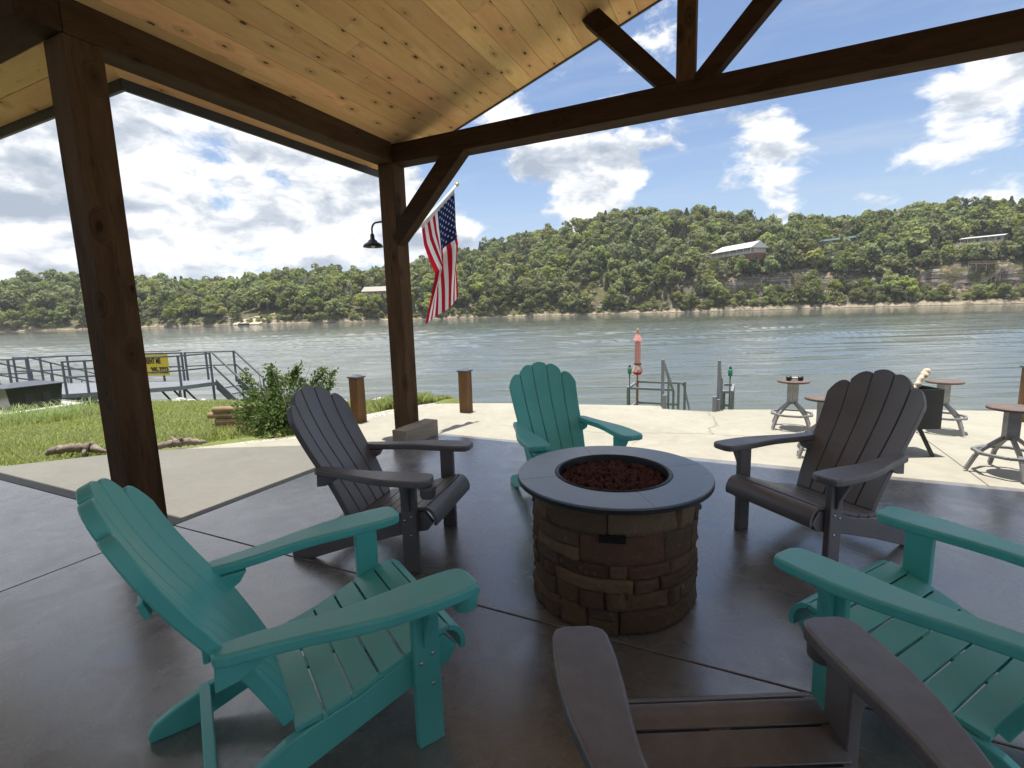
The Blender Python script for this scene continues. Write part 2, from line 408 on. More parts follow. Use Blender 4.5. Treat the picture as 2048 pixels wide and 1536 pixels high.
def raw_mesh(name, V, F, mats, midx=None, tint=None):
    """fast mesh from numpy: F is (n,3) or (n,4)"""
    me = bpy.data.meshes.new(name); n, k = F.shape
    me.vertices.add(len(V)); me.vertices.foreach_set('co', np.asarray(V, np.float32).ravel())
    me.loops.add(n * k); me.loops.foreach_set('vertex_index', F.astype(np.int32).ravel())
    me.polygons.add(n); me.polygons.foreach_set('loop_start', np.arange(0, n * k, k, dtype=np.int32))
    for m in mats: me.materials.append(m)
    if midx is not None: me.polygons.foreach_set('material_index', midx.astype(np.int32))
    if tint is not None:
        a = me.attributes.new('tint', 'FLOAT', 'POINT'); a.data.foreach_set('value', tint.astype(np.float32))
    me.update(calc_edges=True)
    return me


# ================================================================ SETTING: ground, patio, water, far shore
rng = np.random.default_rng(7)
EDGE = [(-7.9, 2.03), (-7.21, 2.28), (-6.62, 2.94), (-6.21, 3.28), (-5.8, 3.61), (-5.03, 4.28), (-4.95, 5.05), (-4.97, 5.48), (-4.79, 6.44), (-4.62, 6.81)]
FRONT = [(-3.67, 7.13), (-2.38, 7.4), (-1.33, 7.63), (-1.16, 7.63), (-1.02, 7.40), (-.42, 7.40), (-.33, 7.61), (1.32, 8.14), (2.56, 8.46), (3.11, 8.59), (7, 9.6), (12, 11)]
def slab(name, poly, m, z=0.0, th=.18):
    mb = MB(); mb.prism([(x, y, z - th) for x, y in poly], (0, 0, th))
    o = build(name, mb, m, bevel=.003, seg=1); tag(o, kind='structure'); return o
g = .0045
# sealed slab under the roof, broom slab to its left, cream terrace in front
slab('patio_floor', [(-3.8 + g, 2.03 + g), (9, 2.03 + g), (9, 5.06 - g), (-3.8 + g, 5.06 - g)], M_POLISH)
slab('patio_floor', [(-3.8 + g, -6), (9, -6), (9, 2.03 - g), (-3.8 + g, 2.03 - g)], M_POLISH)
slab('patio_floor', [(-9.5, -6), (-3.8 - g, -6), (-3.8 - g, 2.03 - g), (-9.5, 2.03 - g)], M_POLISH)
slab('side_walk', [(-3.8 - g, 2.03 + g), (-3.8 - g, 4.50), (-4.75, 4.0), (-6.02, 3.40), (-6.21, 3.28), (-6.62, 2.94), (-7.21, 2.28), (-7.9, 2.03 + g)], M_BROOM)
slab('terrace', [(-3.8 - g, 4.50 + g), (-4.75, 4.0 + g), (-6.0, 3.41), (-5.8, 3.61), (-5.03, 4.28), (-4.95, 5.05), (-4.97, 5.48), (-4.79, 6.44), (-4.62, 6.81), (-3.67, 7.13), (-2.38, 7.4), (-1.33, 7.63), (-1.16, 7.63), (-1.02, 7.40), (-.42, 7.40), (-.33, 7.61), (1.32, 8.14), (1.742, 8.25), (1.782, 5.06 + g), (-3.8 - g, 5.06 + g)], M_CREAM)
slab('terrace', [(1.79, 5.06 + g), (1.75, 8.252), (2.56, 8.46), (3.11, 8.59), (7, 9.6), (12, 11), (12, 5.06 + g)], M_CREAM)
mb = MB()
for lo, hi in (((-9.5, 2.0265), (9, 2.0335)), ((-3.8035, -6), (-3.7965, 2.0264)), ((-3.8035, 2.0336), (-3.7965, 5.06)), ((-3.79, 5.0565), (9, 5.0635))):
    mb.box((lo[0], lo[1], -.15), (hi[0], hi[1], -.009))
tag(build('floor_joint', mb, M_JOINT), kind='structure')
# hairline cracks and a soft score line on the terrace
def ribbon(name, pts, w, m, z=.0015, jag=.0, seed=1):
    r = random.Random(seed); P = []
    for a, b in zip(pts, pts[1:]):
        n = max(1, int((Vector(b) - Vector(a)).length / .06))
        for i in range(n):
            t = i / n; P.append((a[0] + (b[0] - a[0]) * t + r.uniform(-jag, jag), a[1] + (b[1] - a[1]) * t + r.uniform(-jag, jag)))
    P.append(pts[-1]); vs = []; F = []
    for i, (x, y) in enumerate(P):
        q = P[min(i + 1, len(P) - 1)]; o = P[max(i - 1, 0)]
        t = Vector((q[0] - o[0], q[1] - o[1])).normalized(); ww = w * r.uniform(.5, 1.2)
        vs += [(x - t.y * ww, y + t.x * ww, z), (x + t.y * ww, y - t.x * ww, z)]
        if i: F.append((2 * i - 2, 2 * i - 1, 2 * i + 1, 2 * i))
    mb = MB(); mb.add(vs, F); o = build(name, mb, m); tag(o, kind='structure'); return o
M_CRACK = material('concrete_crack', lambda N, bs, co: (.20, .17, .12), .9)
ribbon('terrace_crack', [(-.47, 7.38), (-.38, 6.9), (-.32, 6.6), (-.40, 6.34), (-.35, 6.07)], .006, M_CRACK, jag=.03, seed=3)
ribbon('terrace_crack', [(-2.94, 5.69), (-1.54, 5.75), (-.9, 5.95), (-.40, 6.08), (.6, 6.15)], .004, M_CRACK, jag=.015, seed=5)
ribbon('terrace_crack', [(-1.25, 5.95), (-1.05, 5.6), (-1.12, 5.35)], .0035, M_CRACK, jag=.03, seed=8)

# gravel strip between walk and lawn
mb = MB()
gi = [(-6.62, 2.94), (-6.21, 3.28), (-5.8, 3.61), (-5.03, 4.28), (-4.95, 5.05), (-4.97, 5.48), (-4.79, 6.44), (-4.62, 6.81)]
go = [(-6.70, 3.05), (-6.36, 3.45), (-6.02, 3.85), (-5.55, 4.5), (-5.45, 5.2), (-5.4, 5.75), (-5.2, 6.5), (-4.9, 7.0)]
vs = [(x, y, -.03) for x, y in gi] + [(x, y, -.04) for x, y in go]; n = len(gi)
mb.add(vs, [(i, i + 1, i + 1 + n, i + n) for i in range(n - 1)])
tag(build('gravel_path', mb, M_GRAVEL), kind='structure')

def lawn_z(x, y):
    s = (x + 7.2) * -.868 + (y - 2.25) * .496
    z = -.035 - .066 * max(0, s) + .03 * math.sin(x * .9 + y * .7) * min(1, max(0, s))
    e = 7.3 + .25 * math.sin(x * .8)            # bank edge towards the lake
    if x > -6: e = 7.3 + (x + 6) * .33
    if y > e: z -= .42 * (y - e)
    return z
GX = np.concatenate([np.linspace(-70, -20, 26)[:-1], np.linspace(-20, -4, 65)[:-1], np.linspace(-4, 30, 40)])
GY = np.concatenate([np.linspace(-12, 0, 10)[:-1], np.linspace(0, 20, 81)])
V = []
for y in GY:
    for x in GX:
        z = lawn_z(x, y)
        if x > -4.6: z = min(z, -.25) if y < 8.0 + (x + 1) * .25 else min(z, -.35 - .5 * (y - 8 - (x + 1) * .25))
        V.append((x, y, z))
nx = len(GX)
F = [(j * nx + i, j * nx + i + 1, (j + 1) * nx + i + 1, (j + 1) * nx + i) for j in range(len(GY) - 1) for i in range(nx - 1)]
mb = MB(); mb.add(V, F, 0, True); tag(build('lawn_ground', mb, M_SOIL), kind='structure')

# lake bed sheet that carries the ground out to the horizon
mb = MB(); mb.add([(-3000, -3000, -4.6), (3000, -3000, -4.6), (3000, 3000, -4.6), (-3000, 3000, -4.6)], [(0, 1, 2, 3)])
tag(build('lake_bed', mb, material('lake_bed', lambda N, bs, co: (.05, .045, .03), .9)), kind='structure')

ZW = -2.8
def fn_water(N, bs, co):
    P = gcoord(N)
    ang = math.atan2(.43, .902)
    q = N.mapping(P, (1, 1, 1), (0, 0, -ang))
    dist = N.n('ShaderNodeVectorMath', {0: P}, operation='LENGTH').outputs['Value']
    w1 = N.noise(N.mapping(q, (.22, 1.0, 1)), 1.5, 4, .55, .4)
    w2 = N.noise(N.mapping(q, (.40, 1.0, 1)), 4.2, 5, .65, .3)
    w3 = N.noise(N.mapping(q, (.10, .45, 1)), .35, 3, .5, .2)
    near = N.mrange(dist, 25, 140, 1, 0)
    h = N.math('ADD', N.math('MULTIPLY', w1, N.mrange(dist, 30, 120, .10, .15)), N.math('ADD', N.math('MULTIPLY', w2, N.mrange(dist, 30, 120, .042, .045)), N.math('MULTIPLY', w3, N.mrange(dist, 40, 160, .05, .20))))
    calm = N.mrange(N.noise(N.mapping(q, (.02, .12, 1)), .45, 3, .5), .40, .60, .45, 1.0, True)
    shore = N.mrange(dist, 300, 370, 1.0, .25, True)
    st = N.math('MULTIPLY', calm, shore)
    link(N, N.n('ShaderNodeBump', {'Height': h, 'Strength': st, 'Distance': 1.0}).outputs[0], bs.inputs['Normal'])
    return (.100, .113, .095)
M_WATER = material('lake_water', fn_water, .05, .5, IOR=1.9)
# near water: real wave geometry on a polar fan, far water flat
rows = [5.0]
while rows[-1] < 900: rows.append(rows[-1] + max(.13, .0055 * (rows[-1] - 6)) * (1 if rows[-1] < 60 else 1.6))
rows = np.array(rows); azs = np.radians(np.linspace(-92, 52, 420))
Rr, Aa = np.meshgrid(rows, azs, indexing='ij')
X = Rr * np.sin(Aa); Y = Rr * np.cos(Aa)
ca, sa = .902, .43
U = X * ca + Y * sa; Vv = -X * sa + Y * ca
amp = np.clip((Rr - 6) / 8, .15, 1) * np.clip(1 - (Rr - 70) / 150, 0.0, 1)
ph = .35 * np.sin(U * .31 + 1.2) + .5 * np.sin(U * .11 + .045 * Vv) + .25 * np.sin(.7 * U + .3 * Vv)
hgt = .034 * np.sin(Vv * 4.7 + ph * 1.2) * (.55 + .45 * np.sin(.37 * U + .23 * Vv + 1)) + .105 * np.sin(Vv * 2.45 + ph * .7 + .5) * (.65 + .35 * np.sin(.21 * U - .31 * Vv)) + .055 * np.sin(Vv * 1.5 + .06 * U + ph * .6) + .012 * np.sin(Vv * 9.1 + U * 1.3 + 3 * ph)
Z = ZW + hgt * amp
V = np.stack([X, Y, Z], -1).reshape(-1, 3); nr, na = Rr.shape
idx = np.arange(nr * na).reshape(nr, na)
F = np.stack([idx[:-1, :-1], idx[1:, :-1], idx[1:, 1:], idx[:-1, 1:]], -1).reshape(-1, 4)[:, ::-1]
me = raw_mesh('lake_water', V, F, [M_WATER]); me.polygons.foreach_set('use_smooth', np.ones(len(F), bool))
o = bpy.data.objects.new('lake_water', me); COL.objects.link(o); tag(o, kind='structure')

# ---- far shore: (azimuth deg, shore range m, tan(elevation) of the tree line)
SH = [(-95, 760, .060), (-80.73, 626, .059), (-76.55, 559, .0591), (-71.47, 499, .0588), (-68.51, 476, .0747), (-65.25, 463, .0734), (-61.64, 448, .0699), (-57.68, 426, .0633), (-53.35, 391, .0691), (-48.64, 368, .0843), (-43.58, 351, .0837), (-38.21, 362, .0895), (-32.62, 365, .1174), (-26.89, 373, .1375), (-21.14, 372, .1575), (-15.48, 365, .1797), (-10.02, 360, .1828), (-4.83, 362, .1731), (.02, 372, .1532), (4.51, 385, .1424), (8.63, 392, .1389), (12.37, 397, .1371), (15.77, 399, .1420), (18.85, 402, .1340), (21.63, 410, .1330), (26.43, 441, .1228), (32.09, 495, .1024), (52, 700, .07)]
sh_a, sh_r, sh_t = (np.array(c) for c in zip(*SH))
CLIFF = [(-9, 0), (-4, .2), (-2.2, .9), (0, 1), (4.8, 1), (6.0, .7), (7.5, .5), (11, .5), (13.2, .8), (14.5, 1), (21, 1), (25, .6), (32, 0)]
def shore(a): return np.interp(a, sh_a, sh_r)
def cliff(a): return np.interp(a, [c[0] for c in CLIFF], [c[1] for c in CLIFF])
def hill_z(a, t):
    """terrain height at azimuth a (deg), t metres behind the waterline"""
    r0 = shore(a); D = 150.0
    zr = 1.5 + np.interp(a, sh_a, sh_t) * (r0 + D) - 14.0
    c = cliff(a)
    beach = np.interp(t, [-60, -8, 0, 3, 7, 20], [-8, -3.8, -2.95, -2.0, .3, 2.5])
    s = np.clip((t - 8) / (D - 8), 0, 1)
    zs = 1.2 + (zr - 1.2) * (s ** .85)
    plain = np.where(t < 11, beach, np.maximum(zs, beach * 0 + 1.0))
    hi = np.minimum(np.interp(a, [-5, 1, 5.5, 9, 13, 16, 30], [37, 38, 43, 44, 40, 38, 36]), np.maximum(zr * .85, 10))
    cl = np.interp(t, [0, 3, 14, 22, 25, 27, 31, 34, 60], [0, .06, .15, .20, .50, .55, .62, .64, 1.0]) * (hi + 2.9) - 2.9
    up = hi + (zr - hi) * np.clip((t - 78) / (D - 78), 0, 1)
    cz = np.where(t < 60, np.where(t < 0, beach, cl), np.where(t < 78, hi, up))
    z = plain * (1 - c) + cz * c
    z = np.where(t > D, zr - (t - D) * .06, z)
    return z
ta = np.concatenate([np.arange(-95, -9, .8), np.arange(-9, 24, .25), np.arange(24, 52, .8)])
tt = np.concatenate([[-60, -20, -8], np.arange(-2, 36, 1.2), np.arange(36, 90, 4), np.arange(90, 330, 15)])
V = []
for a in ta:
    z = hill_z(np.full(len(tt), a), tt)
    for t, zz in zip(tt, z):
        ang = a * 3.1
        jig = 1.6 * math.sin(a * 5.3 + t * .21) * math.sin(a * 2.1) + 1.0 * math.sin(a * 11.7 + zz * .6)
        r = shore(a) + t + (jig if 2 < t < 60 else .8 * jig if t <= 2 else 0)
        V.append((r * math.sin(R_(a)), r * math.cos(R_(a)), zz + (.5 * math.sin(a * 7.7 + t) if 4 < t else 0)))
n = len(tt); F = np.array([(i * n + j, (i + 1) * n + j, (i + 1) * n + j + 1, i * n + j + 1) for i in range(len(ta) - 1) for j in range(n - 1)])
def fn_hill(N, bs, co):
    P = gcoord(N); z = N.n('ShaderNodeSeparateXYZ', {0: P}).outputs[2]
    nz = N.n('ShaderNodeSeparateXYZ', {0: N.n('ShaderNodeNewGeometry').outputs['True Normal']}).outputs[2]
    n1 = N.noise(P, .12, 5, .6); n2 = N.noise(P, .5, 5, .65)
    strata = N.noise(N.mapping(P, (.05, .05, .55)), 1.0, 6, .7, .4)
    st2 = N.noise(N.mapping(P, (.08, .08, 1.7)), 1.0, 5, .7, .3)
    rock = N.ramp(strata, [(.30, (.045, .036, .03)), (.42, (.20, .17, .145)), (.5, (.12, .10, .09)), (.58, (.42, .36, .30)), (.68, (.27, .235, .20))])
    rock = N.mix(N.mrange(st2, .40, .46, 1, 0), rock, (.04, .032, .028))
    rock = N.mix(N.mrange(n1, .58, .70), rock, (.50, .30, .16))
    sand = N.mix(n2, (.24, .19, .13), (.48, .41, .31))
    sand = N.mix(N.mrange(N.noise(P, .25, 6, .7), .48, .58), sand, (.13, .11, .08))
    nl = N.noise(P, .035, 4, .6)
    floor = N.mix(n2, (.05, .055, .02), (.14, .13, .05))
    steep = N.math('MULTIPLY', N.mrange(nz, .60, .74, 1, 0), N.mrange(N.noise(P, .07, 4, .6), .40, .50))
    c = N.mix(steep, floor, rock)
    low = N.mrange(N.math('ADD', z, N.math('ADD', N.math('MULTIPLY', N.math('SUBTRACT', n1, .5), 3), N.math('MULTIPLY', N.math('SUBTRACT', nl, .5), 9))), -1.3, .2, 1, 0)
    c = N.mix(low, c, sand)
    wet = N.mrange(z, -2.65, -2.3, 1, 0)
    c = N.mix(wet, c, (.09, .075, .05))
    bump(N, bs, N.math('ADD', strata, n2), .9, 1.2)
    return c
M_HILL = material('hillside', fn_hill, .9, .2)
o = bpy.data.objects.new('hillside', raw_mesh('hillside', np.array(V), F, [M_HILL])); COL.objects.link(o); tag(o, kind='structure')


# ================================================================ TREES of the far shore
def crown(seed, h, w, kind, nq, qs, mat=0):
    r = np.random.default_rng(seed); V = []; T = []
    if kind == 'cedar':
        z = h * (.08 + .92 * r.random(nq) ** .9); rad = w * .5 * (1 - (z / h)) ** .75 * (.55 + .5 * r.random(nq)) + .15
        a = r.random(nq) * 2 * PI; C = np.stack([rad * np.cos(a), rad * np.sin(a), z], 1)
        Nn = np.stack([np.cos(a), np.sin(a), np.full(nq, .35)], 1); S = qs * (.6 + .6 * r.random(nq))
    else:
        L = int(r.integers(8, 13)); cs = []; rs = []
        for i in range(L):
            a = r.random() * 2 * PI; q = math.sqrt(r.random()) * w * .36; zz = h * (.40 + .42 * r.random()) - q * .18
            cs.append((q * math.cos(a), q * math.sin(a), zz)); rs.append((w * r.uniform(.16, .27), w * r.uniform(.15, .26), h * r.uniform(.09, .16)))
        cs.append((r.normal() * w * .05, r.normal() * w * .05, h * .84)); rs.append((w * .22, w * .22, h * .15))
        cs = np.array(cs); rs = np.array(rs); k = r.integers(0, len(cs), nq)
        u = r.normal(size=(nq, 3)); u /= np.linalg.norm(u, axis=1)[:, None]; u[:, 2] = np.where(u[:, 2] < -.45, -u[:, 2], u[:, 2])
        C = cs[k] + u * rs[k] * (.72 + .38 * r.random((nq, 1))); Nn = u + (0, 0, .25); S = qs * (.55 + .7 * r.random(nq))
    Nn = Nn + r.normal(size=(nq, 3)) * .55; Nn /= np.linalg.norm(Nn, axis=1)[:, None]
    t = np.cross(Nn, r.normal(size=(nq, 3))); t /= np.linalg.norm(t, axis=1)[:, None]; b = np.cross(Nn, t)
    S = S[:, None]; e = .6 + .5 * r.random((nq, 4, 1))
    Q = np.stack([C - t * S * e[:, 0] , C - b * S * e[:, 1], C + t * S * e[:, 2], C + b * S * e[:, 3]], 1)
    return Q.reshape(-1, 3)
def tree_arrays(seed, h, w, kind, nq, qs, nseg=5):
    Vc = crown(seed, h, w, kind, nq, qs)
    F = np.arange(len(Vc)).reshape(-1, 4); mi = np.zeros(len(F), int)
    r = np.random.default_rng(seed + 99); tv = []; tf = []
    def limb(p0, p1, r0, r1):
        p0 = np.array(p0); p1 = np.array(p1); o = len(tv); dd = (p1 - p0) / np.linalg.norm(p1 - p0)
        x = np.cross(dd, (.3, .9, .1)); x /= np.linalg.norm(x); y = np.cross(dd, x)
        for q, rr in ((p0, r0), (p1, r1)):
            for k in range(nseg): tv.append(q + rr * (x * math.cos(2 * PI * k / nseg) + y * math.sin(2 * PI * k / nseg)))
        for k in range(nseg): tf.append((o + k, o + (k + 1) % nseg, o + nseg + (k + 1) % nseg, o + nseg + k))
    top = (r.normal() * .2, r.normal() * .2, h * .55)
    limb((0, 0, -.8), top, h * .022, h * .012)
    if kind != 'cedar':
        for i in range(3):
            a = r.random() * 6.28; limb((0, 0, h * (.22 + .1 * i)), (w * .3 * math.cos(a), w * .3 * math.sin(a), h * (.5 + .1 * i)), h * .011, h * .005)
    V = np.concatenate([Vc, np.array(tv)]); F2 = np.array(tf) + len(Vc)
    return V, np.concatenate([F, F2]), np.concatenate([mi, np.ones(len(F2), int)])
KIND = ['oak'] * 5 + ['lime'] * 2 + ['cedar'] * 3
VAR = []
for i, k in enumerate(KIND):
    h = {'oak': 15, 'lime': 13, 'cedar': 13}[k]; w = {'oak': 12.5, 'lime': 10.5, 'cedar': 6.6}[k]
    VAR.append((k, tree_arrays(40 + i, h, w, k, 900 if k != 'cedar' else 620, .74 if k != 'cedar' else .60), tree_arrays(40 + i, h, w, k, 520 if k != 'cedar' else 380, .95 if k != 'cedar' else .76), h, w))
LEAF = {'oak': M_OAK, 'lime': M_LIME, 'cedar': M_CEDAR}
# sight lines kept clear: azimuth from/to, range behind shore, tan elevation that must stay free, keep chance
CLEAR = [(-4.4, -1.5, 66, .0835, 0.0), (-1.5, .9, 66, .0890, 0.0), (5.7, 7.2, 72, .096, .0), (15.7, 19.0, 72, .0765, .0), (-1.8, .5, 30, .026, .25), (2.4, 4.4, 31, .032, .35), (14.4, 20.2, 33, .022, .22), (16.2, 19.6, 30, .020, .05), (-53.8, -50.6, 22, -.006, .0), (-42.3, -39.4, 60, .040, .0)]
pts = []; scrub = []; shorebush = []
r2 = np.random.default_rng(11)
for a in np.arange(-5, 21, .1):                 # scrub on the slopes above and below the cliffs
    for t0 in (7, 10, 34, 38, 42, 46, 50, 54, 58):
        if r2.random() < .085 * R_(1) * 380 / 4.0: scrub.append((a, t0 + r2.uniform(-2, 2)))
for a in np.arange(-78, 27, .1):
    r0 = shore(a)
    for t0 in np.arange(8.5, 172, 6.6):
        # keep roughly one tree per 6.4 m along the arc
        if r2.random() > (.1 * R_(1) * (r0 + t0)) / 6.1: continue
        pts.append((a + r2.uniform(-.06, .06), t0 + r2.uniform(-3, 3)))
trees = []
for a, t in pts:
    r = shore(a) + t; c = cliff(a)
    if c > .6 and 19 < t < 28 and r2.random() < .75: continue
    z = float(hill_z(np.array([a]), np.array([t]))[0])
    kc = r2.random()
    front = t < 26
    if -34 < a < -12 and not front: vi = int(r2.choice([0, 1, 2, 3, 4, 7, 8, 9], p=[.14, .14, .14, .14, .14, .1, .1, .1]))
    elif front: vi = int(r2.choice(10, p=[.13, .12, .12, .1, .08, .15, .13, .06, .06, .05]))
    else: vi = int(r2.choice(10, p=[.13, .13, .13, .12, .12, .07, .05, .09, .08, .08]))
    s = r2.uniform(.56, 1.28) * (.80 if t < 16 else 1.0)
    h = VAR[vi][3] * s; ok = True; wd = math.degrees(VAR[vi][4] * s * .42 / r)
    for a0, a1, tr, e0, keep in CLEAR:
        if a0 - wd < a < a1 + wd and t < tr + 2:
            if (z + h - 1.5) / r > e0 and (z - 1.5) / r < e0 + .02:
                s2 = (e0 * r + 1.5 - z) / VAR[vi][3]
                if r2.random() < keep: continue
                if s2 > .28: s = min(s, s2)
                else: ok = False
    if ok: trees.append((t, a, r, z, vi, s, r2.random() * 6.28, r2.random()))
for a, t in scrub:
    r = shore(a) + t; z = float(hill_z(np.array([a]), np.array([t]))[0]); vi = int(r2.choice([0, 1, 5, 6, 6, 5])); s = r2.uniform(.24, .42)
    for a0, a1, tr, e0, keep in CLEAR:
        if a0 - .7 < a < a1 + .7 and t < tr + 2 and (z - 1.5) / r < e0 + .01: s = min(s, (e0 * r + 1.5 - z) / (VAR[vi][3] * 1.15))
    if s > .1: trees.append((t + 200, a, r, z, vi, s, r2.random() * 6.28, r2.random()))
for a in np.arange(-74, 22, .1):
    if r2.random() < .95 * (.5 + .5 * math.sin(a * 1.9) * math.sin(a * .83 + 1)):
        t = r2.uniform(3.2, 8.0); trees.append((t + 300, a, shore(a) + t, float(hill_z(np.array([a]), np.array([t]))[0]) - .3, int(r2.choice([1, 5, 6, 3, 6])), r2.uniform(.14, .34), r2.random() * 6.28, r2.random()))
# house pads stay free
def inpad(t, a): return any(a0 < a < a1 and t0 < t < t1 for a0, a1, t0, t1 in ((-4.4, 1.6, 56, 80), (5.3, 9.4, 60, 84), (15.7, 19.2, 60, 84), (-42.5, -39, 58, 76)))
trees = [q for q in trees if not inpad(q[0], q[1])]
trees.sort(key=lambda q: (q[0] if -72 < q[1] < 21 else 999))
near, far = trees[:290], trees[290:]
TL = {'oak': 'rounded green oak standing in the first row above the far waterline', 'lime': 'light yellow-green leafy tree in the first row above the far waterline', 'cedar': 'dark narrow cedar standing in the first row above the far waterline'}
TN = {'oak': 'oak_tree', 'lime': 'leafy_tree', 'cedar': 'cedar_tree'}
vm = [raw_mesh(TN[k], hi[0], hi[1], [LEAF[k], M_BARK], hi[2]) for k, hi, lo, h, w in VAR]
for t, a, r, z, vi, s, rz, tn in near:
    k = VAR[vi][0]; o = bpy.data.objects.new(TN[k], vm[vi]); COL.objects.link(o)
    o.location = (r * math.sin(R_(a)), r * math.cos(R_(a)), z); o.rotation_euler = (0, 0, rz); o.scale = (s, s, s * (.9 + .25 * tn))
    tag(o, TL[k], 'tree', 'trees along the far shore')
VS, FS, MS, TS = [], [], [], []; off = 0
mo = {'oak': 0, 'lime': 1, 'cedar': 2}
for t, a, r, z, vi, s, rz, tn in far:
    k, hi, lo, h, w = VAR[vi]; v, f, m = lo
    c_, s_ = math.cos(rz) * s, math.sin(rz) * s
    VS.append(np.stack([v[:, 0] * c_ - v[:, 1] * s_ + r * math.sin(R_(a)), v[:, 0] * s_ + v[:, 1] * c_ + r * math.cos(R_(a)), v[:, 2] * s * (.9 + .25 * tn) + z], 1).astype(np.float32))
    FS.append(f + off); MS.append(np.where(m == 1, 3, mo[k])); TS.append(np.full(len(v), tn)); off += len(v)
o = bpy.data.objects.new('forest', raw_mesh('forest', np.concatenate(VS), np.concatenate(FS), [M_OAK, M_LIME, M_CEDAR, M_BARK], np.concatenate(MS), np.concatenate(TS)))
COL.objects.link(o); tag(o, 'mass of green woodland covering the hills across the lake', 'forest', kind='stuff')
print('trees', len(near), len(far), 'forest faces', sum(len(f) for f in FS))
def pol(a, r, z=0.0): return Vector((r * math.sin(R_(a)), r * math.cos(R_(a)), z))


# ================================================================ PAVILION
RX = -.56; SL = .3286
def roof_z(x): return 3.375 + SL * (x + 3.63) if x <= RX else 3.375 + SL * (-1.12 - x + 3.63)
PAV = thing('pavilion', 'timber framed open pavilion with knotty pine ceiling over the chairs', 'pavilion', (-3.735, 4.755, 0))
mb = MB(); bw = .18; gp = .0022
x = -4.1
while x < RX - .01:                              # boards along Y on the lake slope
    a, b = x + gp, min(x + bw, RX) - gp
    ya, yb_ = -1.855 - a, -1.855 - b
    r = random.Random(int(x * 1000)); cuts = [5.12]
    yy = 5.12 - r.uniform(.8, 3.6)
    while yy > ya + .4: cuts.append(yy); yy -= 3.6
    for i, y1 in enumerate(cuts):
        last = i == len(cuts) - 1
        y0a = ya if last else cuts[i + 1] + .002; y0b = yb_ if last else cuts[i + 1] + .002
        za, zb = roof_z(a), roof_z(b)
        mb.add([(a, y0a, za), (b, y0b, zb), (b, y1, zb), (a, y1, za), (a, y0a, za + .015), (b, y0b, zb + .015), (b, y1, zb + .015), (a, y1, za + .015)],
               [(0, 1, 2, 3)[::-1], (4, 5, 6, 7), (0, 1, 5, 4), (1, 2, 6, 5), (2, 3, 7, 6), (3, 0, 4, 7)])
    x += bw
x = RX
while x < 2.97:
    a, b = x + gp, min(x + bw, 2.98) - gp; za, zb = roof_z(a), roof_z(b)
    mb.add([(a, -4.5, za), (b, -4.5, zb), (b, 5.12, zb), (a, 5.12, za), (a, -4.5, za + .015), (b, -4.5, zb + .015), (b, 5.12, zb + .015), (a, 5.12, za + .015)],
           [(3, 2, 1, 0), (4, 5, 6, 7), (0, 1, 5, 4), (1, 2, 6, 5), (2, 3, 7, 6), (3, 0, 4, 7)])
    x += bw
build('ceiling_boards', mb, M_PINE, PAV)
mb = MB(); y = 2.245
def wing_z(y): return roof_z(-4.1) + SL * (2.245 - y)
while y > -1.28:                                 # boards of the side wing run along X
    a, b = y - gp, max(y - bw, -1.3) + gp; za, zb = wing_z(a), wing_z(b); xa, xb = -1.855 - a, -1.855 - b
    mb.add([(-9.5, a, za), (-9.5, b, zb), (xb, b, zb), (xa, a, za), (-9.5, a, za + .015), (-9.5, b, zb + .015), (xb, b, zb + .015), (xa, a, za + .015)],
           [(0, 1, 2, 3)[::-1], (4, 5, 6, 7), (0, 1, 5, 4), (1, 2, 6, 5), (2, 3, 7, 6), (3, 0, 4, 7)])
    y -= bw
build('ceiling_boards', mb, M_PINEX, PAV)
# roof deck above the boards
mb = MB(); t0, t1 = .018, .17
def sheet(pts, mbx):
    n = len(pts); mbx.add([(x, y, z + t0) for x, y, z in pts] + [(x, y, z + t1) for x, y, z in pts], [tuple(range(n))[::-1], tuple(range(n, 2 * n))] + [(i, (i + 1) % n, (i + 1) % n + n, i + n) for i in range(n)])
sheet([(-4.1, 2.245, roof_z(-4.1)), (RX, -1.3, roof_z(RX)), (RX, 5.12, roof_z(RX)), (-4.1, 5.12, roof_z(-4.1))], mb)
sheet([(RX, -4.5, roof_z(RX)), (2.98, -4.5, roof_z(2.98)), (2.98, 5.12, roof_z(2.98)), (RX, 5.12, roof_z(RX))], mb)
sheet([(-9.5, -1.3, wing_z(-1.3)), (RX, -1.3, wing_z(-1.3)), (-4.1, 2.245, wing_z(2.245)), (-9.5, 2.245, wing_z(2.245))], mb)
sheet([(-9.5, -4.5, wing_z(-1.3)), (RX, -4.5, wing_z(-1.3)), (RX, -1.3, wing_z(-1.3)), (-9.5, -1.3, wing_z(-1.3))], mb)
build('roof', mb, M_ROOFTOP, PAV)
ze = roof_z(-4.1)
mb = MB(); mb.box((-4.128, 2.249, 3.145), (-4.102, 5.145, 3.40)); build('eave_fascia', mb, M_FASCIA, PAV, bevel=.003)
mb = MB(); mb.box((-9.5, 2.249, 3.145), (-4.130, 2.275, 3.40)); build('eave_fascia', mb, M_FASCIA, PAV, bevel=.003)
mb = MB()
for sx in (-4.1, 2.98):
    mb.prism([(sx, 5.122, roof_z(sx) - .012), (RX, 5.122, roof_z(RX) - .012), (RX, 5.122, roof_z(RX) + .175), (sx, 5.122, roof_z(sx) + .175)], (0, .022, 0))
build('rake_trim', mb, M_FASCIA, PAV)
def rough_box(lo, hi, axis, name, m):
    mb = MB(); mb.box(lo, hi); return build(name, mb, m, PAV, bevel=.007, seg=2)
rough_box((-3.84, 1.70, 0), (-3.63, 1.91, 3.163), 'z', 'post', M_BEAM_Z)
rough_box((-3.84, 4.65, 0), (-3.63, 4.86, 3.163), 'z', 'post', M_BEAM_Z)
